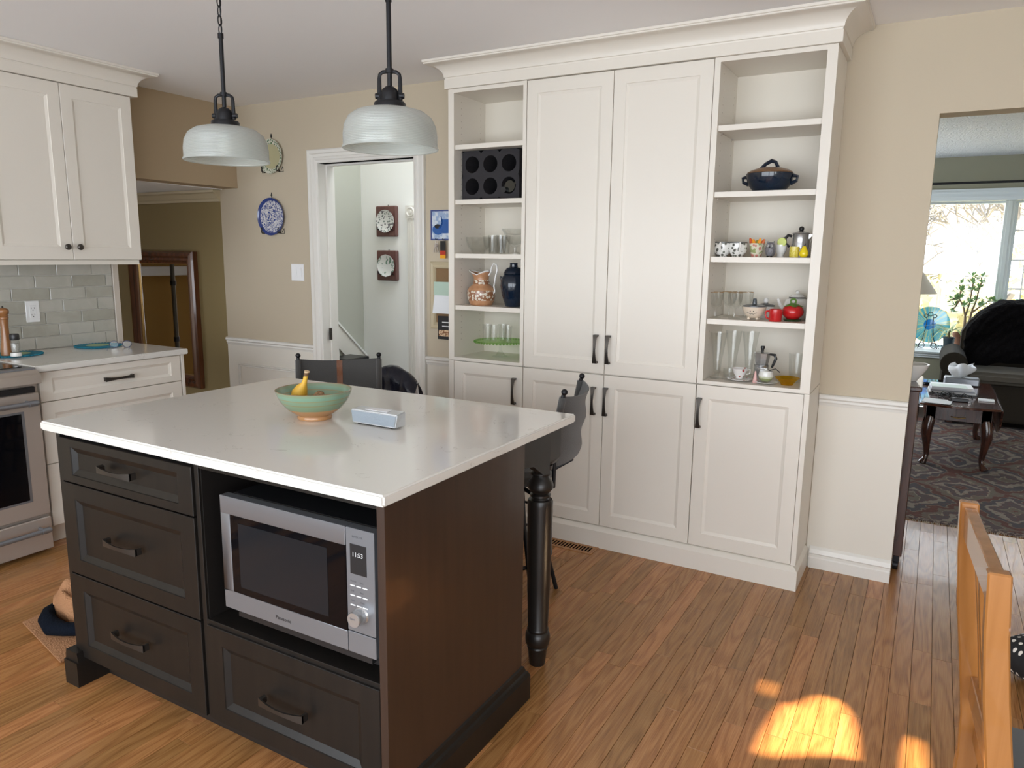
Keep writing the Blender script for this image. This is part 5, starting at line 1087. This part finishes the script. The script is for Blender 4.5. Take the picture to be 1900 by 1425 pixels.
part('top_rail', MB().add([(xa(.945)-.002, 1.453, .872), (xa(.945)+.021, 1.453, .872), (xa(.945)+.021, 1.827, .872), (xa(.945)-.002, 1.827, .872), (xa(.945)-.006, 1.453, .94), (xa(.945)+.017, 1.453, .94), (xa(.945)+.017, 1.827, .94), (xa(.945)-.006, 1.827, .94)],
     [(0, 3, 2, 1), (4, 5, 6, 7), (0, 1, 5, 4), (1, 2, 6, 5), (2, 3, 7, 6), (3, 0, 4, 7)]), OK_, t, bevel=.002)
part('lower_rail', MB().box(.146, .166, 1.453, 1.827, .50, .555), OK_, t, bevel=.002)
for k in range(5):
    yc = 1.50+k*.070; bow = (.018 if k % 2 else -.018)
    pts = [(xa(z)+.009, yc+bow*math.sin((z-.555)/.32*PI), z) for z in [.555+i*.317/8 for i in range(9)]]
    part('splat', MB().tube(pts, .009, 8, .7), OK_, t)
CHAIR = t
part('seat_frame', MB().box(.165, .575, 1.452, 1.828, .395, .44), OK_, t, bevel=.004)
part('seat_pad', MB().box(.187, .585, 1.44, 1.805, .44, .475), mat('charcoal_seat', (.10, .11, .12), .3, coat=.2), t, bevel=.012, seg=2, label='smooth charcoal seat pad')
for y in (1.44, 1.815): part('leg', MB().add([(.54, y-.017, .40), (.575, y-.017, .40), (.575, y+.017, .40), (.54, y+.017, .40), (.548, y-.013, 0), (.572, y-.013, 0), (.572, y+.013, 0), (.548, y+.013, 0)], [(0, 1, 2, 3), (7, 6, 5, 4), (0, 4, 5, 1), (1, 5, 6, 2), (2, 6, 7, 3), (3, 7, 4, 0)]), OK_, t, bevel=.002)
part('stretcher', MB().box(.16, .56, 1.445, 1.46, .20, .22).box(.16, .56, 1.82, 1.835, .20, .22), OK_, t, bevel=.002)
# stool with polka-dot cushion beyond the chair
dots = mat('polka_fabric', (.01, .01, .011), .8); n, l, b = nodes(dots); tc = n.new('ShaderNodeTexCoord')
vo = n.new('ShaderNodeTexVoronoi'); vo.feature = 'F1'; vo.voronoi_dimensions = '2D'; vo.inputs['Scale'].default_value = 40; vo.inputs['Randomness'].default_value = .15
l.new(tc.outputs['Object'], vo.inputs['Vector']); l.new(ramp(n, l, vo.outputs['Distance'], [(0, (.75, .72, .66)), (.24, (.01, .01, .011))], 'CONSTANT'), b.inputs['Base Color'])
CHAIR.rotation_euler = (0, 0, .075); CHAIR.location.x += .022
def cush(u, v):
    a = 2*PI*u; sq = 1/max(abs(math.cos(a)), abs(math.sin(a)))**.85; r = .27*sq; ph = (v-.5)*PI
    return (r*math.cos(a)*max(0, math.cos(ph))**.4, r*math.sin(a)*max(0, math.cos(ph))**.4, .085+.083*math.sin(ph))
single('polka_cushion', 'black floor cushion with white polka dots at the right edge', 'cushion', MB().grid(cush, 49, 13), dots, (.665, 3.0, 0), .82, ang=1.)

# ================================================================== DEN, seen through the opening on the left
t = thing('wall_mirror', 'tall walnut-framed mirror on the olive den wall', 'mirror', (-5.165, 3.64, .945))
fp = [(0, .002), (0, .040), (.012, .052), (.035, .056), (.050, .040), (.066, .044), (.080, .030), (.092, .026), (.092, .002)]
part('frame', MB().sweep(fp, [(-.392, .515), (.392, .515), (.392, -.515), (-.392, -.515)], True).fmap(lambda x, z, h: (x, -h, z)), M['walnut'], t, False, smooth=False)
part('gilt_slip', MB().sweep([(.092, .002), (.092, .024), (.098, .020), (.098, .002)], [(-.392, .515), (.392, .515), (.392, -.515), (-.392, -.515)], True).fmap(lambda x, z, h: (x, -h, z)), mat('gilt_slip', (.45, .28, .10), .3, .7), t, False, smooth=False)
part('glass', MB().box(-.297, .297, -.012, -.002, -.420, .420), M['mirror'], t, False, smooth=False)
t = thing('television', 'black flat screen on the olive wall behind the tile edge', 'television', (-6.22, 3.64, 1.045))
part('screen', MB().box(-.39, .39, -.045, -.002, -.232, .232), M['dglass'], t, False, bevel=.004)
part('bezel', MB().box(-.40, .40, -.040, -.004, -.240, .240), M['blackp'], t, False, bevel=.004)
t = thing('den_shelf', 'white ledge on the den wall seen in the mirror', 'shelf', (-7.5, 2.0, 1.19))
part('board', MB().box(.001, .10, -.72, .72, 0, .10), M['white'], t, False, bevel=.004)
t = thing('floor_pole', 'dark telescopic pole in the den seen in the mirror', 'pole', (-7.05, 2.20, -.45))
part('pole', MB().tube([(0, 0, 0), (0, 0, 2.33)], .022, 12), mat('grey_pole', (.10, .09, .07), .4, .3), t, False)
part('collar', MB().tube([(0, 0, .95), (0, 0, 1.0)], .030, 12).tube([(0, 0, 1.55), (0, 0, 1.60)], .030, 12), M['blackp'], t, False)

# ================================================================== LIVING ROOM
def rug_mat():
    m = mat('persian_rug', (.1, .08, .07), .95, bump=(180, .4)); n, l, b = nodes(m); tc = n.new('ShaderNodeTexCoord')
    sp = n.new('ShaderNodeSeparateXYZ'); l.new(tc.outputs['Object'], sp.inputs[0])
    nz = n.new('ShaderNodeTexNoise'); nz.inputs['Scale'].default_value = 9; nz.inputs['Detail'].default_value = 4; l.new(tc.outputs['Object'], nz.inputs['Vector'])
    u = math_node(n, l, 'ABSOLUTE', math_node(n, l, 'SUBTRACT', math_node(n, l, 'FRACT', math_node(n, l, 'MULTIPLY', sp.outputs[0], 1.9)), .5))
    v = math_node(n, l, 'ABSOLUTE', math_node(n, l, 'SUBTRACT', math_node(n, l, 'FRACT', math_node(n, l, 'MULTIPLY', sp.outputs[1], 1.35)), .5))
    d = math_node(n, l, 'ADD', math_node(n, l, 'ADD', u, v), math_node(n, l, 'MULTIPLY', nz.outputs['Fac'], .42))
    rings = math_node(n, l, 'FRACT', math_node(n, l, 'MULTIPLY', d, 1.9))
    c1 = ramp(n, l, rings, [(0, (.065, .06, .065)), (.20, (.19, .155, .12)), (.24, (.11, .040, .030)), (.42, (.14, .115, .09)), (.60, (.25, .21, .16)), (.64, (.09, .065, .065)), (.85, (.24, .205, .17))], 'CONSTANT')
    n2 = n.new('ShaderNodeTexVoronoi'); n2.inputs['Scale'].default_value = 34; l.new(tc.outputs['Object'], n2.inputs['Vector'])
    mx = n.new('ShaderNodeMix'); mx.data_type = 'RGBA'; l.new(math_node(n, l, 'MULTIPLY', math_node(n, l, 'LESS_THAN', n2.outputs['Distance'], .33), .45), mx.inputs['Factor'])
    l.new(c1, mx.inputs['A']); mx.inputs['B'].default_value = (.16, .055, .045, 1)
    l.new(mx.outputs['Result'], b.inputs['Base Color']); return m
t = thing('persian_rug', 'patterned dark Persian rug on the living room floor', 'rug', (.8, 6.18, 0))
part('pile', MB().box(-.95, 2.55, 4.665, 7.73, .0005, .010), rug_mat(), t, bevel=.002)
part('border', MB().box(-.95, 2.55, 4.625, 4.666, .0005, .0095), mat('rug_border', (.07, .045, .045), .95, var=(60, (.25, .2, .16), (1, 1, 1), .1)), t, smooth=False)
fr = MB(); rr = random.Random(8)
for k in range(330):
    x = -.94+k*.0105; fr.add([(x, 4.626, .004), (x+.005, 4.626, .004), (x+.004+rr.uniform(-.006, .006), 4.600+rr.uniform(-.006, .006), .001), (x+rr.uniform(-.006, .006), 4.601, .001)], [(0, 1, 2, 3)])
o = part('fringe', fr, mat('fringe', (.55, .47, .36), .9), t, smooth=False); o['kind'] = 'stuff'
# coffee table
t = thing('coffee_table', 'mahogany drop-leaf coffee table with cabriole legs on the rug', 'table', (.235, 6.5, .0105))
top = [(-.01+.0, 5.90), (.10, 5.865), (.235, 5.85), (.37, 5.865), (.48, 5.90), (.48, 7.10), (-.01, 7.10)]
part('top', MB().prism(top, .452, .468, 'z'), wood('mahogany_top', (.06, .02, .012), (.12, .04, .02), .16, 1, .8), t, bevel=.003)
part('apron', MB().box(.035, .435, 5.96, 7.04, .345, .452), M['mahog'], t, bevel=.002)
for s, x in ((-1, -.012), (1, .482)):
    pts = [(5.93, .452), (7.07, .452), (7.02, .33), (6.85, .26), (6.15, .26), (5.98, .33)]
    part('drop_leaf', MB().prism(pts, x, x+s*.014, 'x'), M['mahog'], t, bevel=.002)
def cab_leg(x, y, sx, sy):
    P_ = [(x, y, .36), (x+sx*.010, y+sy*.010, .30), (x+sx*.014, y+sy*.014, .24), (x+sx*.006, y+sy*.006, .15), (x, y, .08), (x+sx*.008, y+sy*.008, .040), (x+sx*.020, y+sy*.020, .022), (x+sx*.026, y+sy*.026, .0105)]
    return MB().tube(P_, [.036, .040, .036, .024, .018, .020, .028, .026], 14).box(x-.03, x+.03, y-.03, y+.03, .345, .45)
for x, y, sx, sy in ((.065, 5.99, -1, -1), (.405, 5.99, 1, -1), (.405, 7.01, 1, 1), (.065, 7.01, -1, 1)): part('leg', cab_leg(x, y, sx, sy), M['mahog'], t, ang=.9)
part('drawer_pull', MB().tube([(.19, 5.955, .375), (.235, 5.945, .370), (.28, 5.955, .375)], .004, 8), mat('brass', (.55, .40, .18), .3, 1), t)
# living-room things on the table
ZT2 = .469
single('laptop', 'dark closed laptop at the back left of the coffee table', 'laptop', MB().box(-.14, .14, -.10, .10, 0, .022), M['dglass'], (.13, 6.86, ZT2), .05, bevel=.004)
t = thing('magazine_stack', 'stack of pale magazines in the middle of the coffee table', 'magazines', (.19, 6.45, ZT2), .06)
for k in range(5): part('magazine', MB().box(-.155+.004*k, .155-.006*k, -.115, .110, .012*k, .012*k+.011), mat('cover', [(.02, .03, .03), (.75, .76, .78), (.3, .32, .35), (.70, .72, .75), (.78, .80, .82)][k], .35), t, False, smooth=False)
single('open_letter', 'loose pale letter lying on the magazine stack', 'paper', MB().add([(-.10, -.09, 0), (.13, -.10, .004), (.12, .06, .001), (-.11, .07, 0), (-.10, -.09, .001), (.13, -.10, .005), (.12, .06, .002), (-.11, .07, .001)], [(0, 3, 2, 1), (4, 5, 6, 7), (0, 1, 5, 4), (1, 2, 6, 5), (2, 3, 7, 6), (3, 0, 4, 7)]), mat('letter', (.62, .72, .66), .6), (.16, 6.40, ZT2+.0600), smooth=False)
single('silver_tray', 'flat silver box at the far end of the coffee table', 'box', MB().box(-.13, .13, -.08, .08, 0, .075), M['steel'], (.27, 6.84 if False else 6.70, ZT2), bevel=.008) if False else None
t = thing('tissue_box', 'silver tissue box with a white tissue pulled up', 'tissue box', (.265, 6.93, ZT2))
part('box', MB().box(-.125, .125, -.065, .065, 0, .062), M['steel'], t, False, bevel=.010)
rr = random.Random(2)
def tis(u, v):
    a = 2*PI*u; r = (.030+.055*math.sin(v*PI*.62))*(1+.22*math.sin(5*a+4*v)); return (r*math.cos(a)-.03+.03*v, r*.6*math.sin(a), .060+.105*v*(1+.16*math.sin(3*a)))
part('tissue', MB().grid(tis, 41, 12), M['paper'], t, False, ang=.7, label='crumpled white tissue')
cb = MB()
for k in range(5):
    a = k*1.3; pts = [(.025*k-.05+.095*math.cos(a+i*.55)*(1-.04*i), .045*math.sin(a+i*.5)*(1+.05*i), .008+.016*((i+k) % 3)) for i in range(12)]; cb.tube(pts, .0035, 6)
single('cable_tangle', 'tangle of black cables at the front of the coffee table', 'cables', cb, M['blackp'], (.18, 6.16, ZT2), ang=1)
single('power_adapter', 'black power adapter among the cables', 'adapter', MB().box(-.055, .055, -.018, .018, 0, .026), M['blackp'], (.235, 6.08, ZT2), .1, bevel=.004)
single('loose_papers', 'loose white papers at the near left table corner', 'papers', MB().box(-.07, .08, -.10, .08, 0, .003).box(-.05, .11, -.13, .02, .003, .005), M['paper'], (.08, 6.02, ZT2), -.1, smooth=False)
single('notebook', 'thin white notebook at the right edge of the coffee table', 'notebook', MB().box(-.05, .05, -.05, .05, 0, .008), M['paper'], (.405, 6.22, ZT2), bevel=.001)
# sofa
ol = mat('sofa_velvet', (.026, .021, .015), .95, spec=.15, sheen=.03, bump=(60, .2))
t = thing('sofa', 'brown velvet sofa with rolled arms under the bay window', 'sofa', (1.1, 8.0, 0))
part('base', MB().box(.14, 2.1, 7.62, 8.40, .06, .40), ol, t, bevel=.02, seg=2)
for s, x in ((-1, .215), (1, 2.03)):
    part('arm', MB().tube([(x, 7.56, .555), (x, 8.36, .555)], .108, 24).box(x-.085, x+.085, 7.585, 8.36, .08, .56), ol, t, bevel=.006)
for x0, x1 in ((.325, 1.12), (1.125, 1.92)): part('seat_cushion', MB().box(x0, x1, 7.57, 8.15, .40, .50), mat('cushion_tan', (.07, .06, .045), .8, sheen=.1), t, bevel=.03, seg=3)
bk = [(.27, .40), (.27, .80), (.34, .94), (.48, 1.02), (.70, 1.05), (1.6, 1.05), (1.85, 1.0), (1.97, .85), (1.97, .40)]
part('back', MB().prism(bk, 8.16, 8.40), ol, t, bevel=.03, seg=3)
for x in (.2, 2.0): part('foot', MB().box(x, x+.06, 7.65, 7.71, .0105, .06), M['mahog'], t, smooth=False)
fur = mat('black_fur', (.0045, .004, .0042), 1.0, spec=.08, bump=(28, 1.0, .03))
def thr(u, v):
    # over the top of the back and down its front
    x = .30+1.6*u; lim = 1.075-.30*max(0, (.62-x)/.35)**2 if x < .62 else 1.075
    if v < .25: y = 8.43; z = lim-.10*(1-v*4)
    elif v < .45: a = (v-.25)/.2; y = 8.43-.33*a; z = lim+.035*math.sin(a*PI)
    else: a = (v-.45)/.55; y = 8.10-.03*math.sin(a*9)*.6; z = lim-.54*a
    w = .012*math.sin(37*x+9*v)*math.sin(50*v); return (x, y+w, z+w)
single('fur_throw', 'black fur throw covering the sofa back', 'throw', MB().grid(thr, 70, 60), fur, solid=.02, ang=1.)
# console with bowl just behind the wall end
t = thing('console_cabinet', 'dark wood console hidden behind the wall end', 'cabinet', (-.45, 3.95, 0))
part('body', MB().box(-.85, -.012, 3.780, 4.12, .075, .875), M['mahog'], t, bevel=.003)
part('top', MB().box(-.87, -.002, 3.765, 4.14, .875, .897), M['mahog'], t, bevel=.004)
for x in (-.82, -.035):
    for y in (3.81, 4.10): part('caster', MB().tube([(x-.012, y, .024), (x+.012, y, .024)], .024, 16).box(x-.014, x+.014, y-.014, y+.014, .04, .075), BLK, t, bevel=.002)
t = thing('white_bowl', 'white bowl on the dark console behind the wall', 'bowl', (-.065, 3.95, .898))
part('bowl', MB().lathe([(.0001, 0), (.035, 0), (.045, .015), (.075, .060), (.082, .082), (.078, .082), (.068, .058), (.0001, .010)], 30), M['porc'], t, False, ang=.9)
# lamp
t = thing('floor_lamp', 'floor lamp with grey-beige cone shade by the window', 'lamp', (-.235, 7.5, -.007))
part('shade', MB().lathe([(.265, 1.180), (.105, 1.42), (.103, 1.42), (.262, 1.180)], 40, close=True), mat('lamp_shade', (.70, .64, .54), .8), t, False, ang=.9)
part('pole', MB().tube([(0, 0, .02), (0, 0, 1.42)], .011, 12), M['bronze'], t, False); part('base', MB().lathe([(.0001, 0), (.14, 0), (.14, .015), (.03, .03), (.0001, .03)], 30), M['bronze'], t, False)
part('spider', MB().tube([(-.105, 0, 1.40), (.105, 0, 1.40)], .003, 6), M['bronze'], t, False)
# window bay things
ZB = .5625
t = thing('glass_disc', 'blue and yellow fused glass disc on a scrolled black stand', 'glass art', (-.005, 8.74, ZB))
dm = mat('fused_glass', (.1, .5, .8), .08, trans=.55, coat=.5); n, l, b = nodes(dm); tc = n.new('ShaderNodeTexCoord'); sp = n.new('ShaderNodeSeparateXYZ'); l.new(tc.outputs['Object'], sp.inputs[0])
zz = math_node(n, l, 'SUBTRACT', sp.outputs[2], .245)
ang = math_node(n, l, 'ARCTAN2', zz, sp.outputs[0]); rad = math_node(n, l, 'SQRT', math_node(n, l, 'ADD', math_node(n, l, 'POWER', zz, 2.0), math_node(n, l, 'POWER', sp.outputs[0], 2.0)))
nz = n.new('ShaderNodeTexNoise'); nz.noise_dimensions = '1D'; nz.inputs['Scale'].default_value = 7; l.new(ang, nz.inputs['W'])
f = math_node(n, l, 'MULTIPLY', math_node(n, l, 'GREATER_THAN', rad, .055), math_node(n, l, 'ADD', .25, math_node(n, l, 'MULTIPLY', nz.outputs['Fac'], .9)))
l.new(ramp(n, l, f, [(0, (.01, .22, .80)), (.2, (.02, .36, .90)), (.66, (.12, .58, .90)), (.80, (.55, .75, .55)), (.95, (.80, .72, .40))]), b.inputs['Base Color'])
part('disc', MB().lathe([(.0001, .006), (.10, .004), (.182, .012), (.185, .006), (.10, -.004), (.0001, -.004)], 56).fmap(lambda x, y, z: (x, z+.01, y+.245)), dm, t, False, ang=.9)
b = MB()
for s in (-1, 1):
    b.tube([(s*.09, -.05, .004), (s*.05, -.045, .10), (s*.028, -.035, .26), (s*.030, -.03, .32)], .004, 6).tube([(s*.09, -.05, .004), (s*.04, .06, .02), (s*.028, .05, .20)], .0035, 6)
    b.ring((s*.040, -.03, .335), .018, .0035, 'y', 16, 6).ring((s*.055, -.055, .035), .028, .0035, 'y', 16, 6).ring((s*.115, -.055, .025), .020, .0035, 'y', 16, 6).tube([(s*.06, -.06, .06), (s*.06, .02, .055)], .0035, 6)
b.ring((0, -.03, .355), .020, .0035, 'y', 16, 6)
part('stand', b, BLK, t, False, label='scrolled black wire stand')
pot = mat('black_pot', (.02, .035, .05), .4)
def leaf_strip(b, p0, d, L, droop, w=.013, n_=7):
    vs = []
    for i in range(n_):
        s = i/(n_-1); q = Vector(p0)+Vector(d)*L*s+Vector((0, 0, L*.75*s*(1-droop*s))); ww = w*math.sin(max(.12, (1-s*.92))*PI/2)*(1 if i < n_-1 else .1)
        pr = Vector((-d[1], d[0], 0)).normalized()*ww; vs += [q-pr, q+pr]
    b.add(vs, [(2*i, 2*i+1, 2*i+3, 2*i+2) for i in range(n_-1)])
t = thing('spider_plant', 'spider plant in a small black pot on the window sill', 'plant', (.178, 8.60, ZB))
part('pot', MB().lathe([(.0001, 0), (.040, 0), (.052, .125), (.056, .127), (.056, .140), (.050, .140), (.048, .12), (.0001, .118)], 24), pot, t, False)
part('stem', MB().tube([(0, 0, .115), (-.006, 0, .17), (-.002, 0, .20)], [.014, .012, .008], 8), mat('plant_stem', (.20, .16, .08), .8), t, False)
rr = random.Random(12); lm = mat('stripe_leaf', (.20, .34, .10), .5, var=(30, (.55, .60, .35), (1, 1, 1), .2))
for k in range(20):
    a = k*2.4; b = MB(); leaf_strip(b, (0, 0, .19), (math.cos(a), math.sin(a), 0), rr.uniform(.20, .34), rr.uniform(.7, 1.9)); part('leaf', b, lm, t, False, solid=.0008, ang=1.)
t = thing('jade_plant', 'branching jade plant in a terracotta pot behind the spider plant', 'plant', (.292, 8.80, ZB))
part('pot', MB().lathe([(.0001, 0), (.055, 0), (.075, .14), (.085, .142), (.085, .175), (.078, .175), (.070, .14), (.0001, .135)], 28), mat('terracotta', (.22, .09, .05), .8), t, False)
jm = mat('jade_leaf', (.22, .38, .16), .3, coat=.3); jb = mat('jade_bark', (.24, .17, .11), .8)
rr = random.Random(21); ends = []
def br(p, q, r0, r1): part('branch', MB().tube([p, ((p[0]+q[0])/2+.01, (p[1]+q[1])/2, (p[2]+q[2])/2+.01), q], [r0, (r0+r1)/2, r1], 8), jb, t, False)
br((0, 0, .13), (.01, 0, .34), .016, .012); br((.02, .01, .13), (.06, .02, .38), .013, .010)
for p, q in (((.01, 0, .34), (-.06, -.02, .52)), ((.01, 0, .34), (.04, -.01, .60)), ((.06, .02, .38), (.10, 0, .62)), ((.06, .02, .38), (.19, .01, .50)), ((-.06, -.02, .52), (-.14, -.03, .50)),
             ((-.06, -.02, .52), (-.07, 0, .66)), ((.04, -.01, .60), (.03, 0, .74)), ((.10, 0, .62), (.11, 0, .74)), ((-.06, -.02, .50), (-.12, -.04, .38)), ((.19, .01, .50), (.26, 0, .48))): br(p, q, .009, .006); ends.append(q); ends.append(tuple((a+b)/2 for a, b in zip(p, q)))
leaves = 0
for e in ends:
    for k in range(11):
        a = rr.uniform(0, 2*PI); el = rr.uniform(-.3, 1.1); d = Vector((math.cos(a)*math.cos(el), math.sin(a)*math.cos(el), math.sin(el)))
        c = Vector(e)+d*.022; L = rr.uniform(.045, .068); s_ = d.cross(Vector((.3, .2, 1))).normalized()*L*.30; nn = d.cross(s_).normalized()*.003
        part('leaf', MB().add([c-d*L*.1, c+d*L*.4+s_, c+d*L, c+d*L*.4-s_, c+d*L*.45+nn, c+d*L*.45-nn], [(0, 1, 4), (1, 2, 4), (2, 3, 4), (3, 0, 4), (1, 0, 5), (2, 1, 5), (3, 2, 5), (0, 3, 5)]), jm, t, False, smooth=False); leaves += 1
t = thing('trailing_plant', 'small trailing green plant at the left end of the sill', 'plant', (-.20, 8.66, ZB))
part('pot', MB().lathe([(.0001, 0), (.045, 0), (.055, .075), (.050, .075), (.0001, .07)], 20), pot, t, False)
for k in range(34):
    a = rr.uniform(0, 2*PI); r = rr.uniform(.03, .17); b = MB(); c = Vector((r*math.cos(a), r*.6*math.sin(a), .09+rr.uniform(-.06, .08)-.25*r)); c.z = max(c.z, .012)
    d = Vector((math.cos(a), math.sin(a), .3)).normalized(); s_ = Vector((-d.y, d.x, 0))*.014; b.add([c, c+d*.02+s_, c+d*.045, c+d*.02-s_], [(0, 1, 2, 3)]); part('leaf', b, lm, t, False, solid=.001, smooth=False)
t = thing('curtain_rod', 'black curtain rod with ring above the bay window', 'curtain rod', (.9, 8.36, 2.19))
part('rod', MB().tube([(-2.2, 0, 0), (2.0, 0, 0)], .011, 12).ball((-2.2, 0, 0), .022), BLK, t, False)
part('bracket', MB().tube([(-1.02, .088, -.01), (-1.02, 0, -.013)], .006, 8).ring((-1.02, 0, -.012), .018, .004, 'x', 18, 6).tube([(1.6, .088, -.01), (1.6, 0, -.013)], .006, 8), BLK, t, False)
t = None

# ------------------------------------------------------------------ repeats of a kind share a group phrase
GROUPS = {'open_shelf_cabinet': 'open shelving cabinets of the pantry wall', 'base_cabinet': 'white base cabinets', 'wall_cabinet': 'white wall cabinets on the left wall',
          'crown_moulding': 'white crown mouldings', 'cabinet_frieze': 'white frieze boards', 'trivet': 'teal cord mats on the side counter', 'pendant_lamp': 'glass pendant lamps over the island',
          'bar_stool': 'canvas bar stools at the island', 'wall_plate': 'plates hung on the kitchen wall', 'plate_plaque': 'plate plaques in the hall', 'shot_glass': 'small clear glasses on the left shelves',
          'glass_bowl': 'cut glass bowls on the left shelves', 'tumbler': 'tumblers on the green cake stand', 'floral_cup': 'sprigged cups on the right shelves', 'crystal_goblet': 'crystal goblets on the right shelves',
          'tall_glass': 'tall flared glasses on the bottom right shelf', 'saucer': 'saucers on the bottom right shelf', 'bare_tree': 'leafless trees outside the window', 'bush': 'shrubs outside the window'}
for o in C.objects:
    if o.parent is None and 'category' in o:
        k = o.name.split('.')[0]
        if k in GROUPS: o['group'] = GROUPS[k]
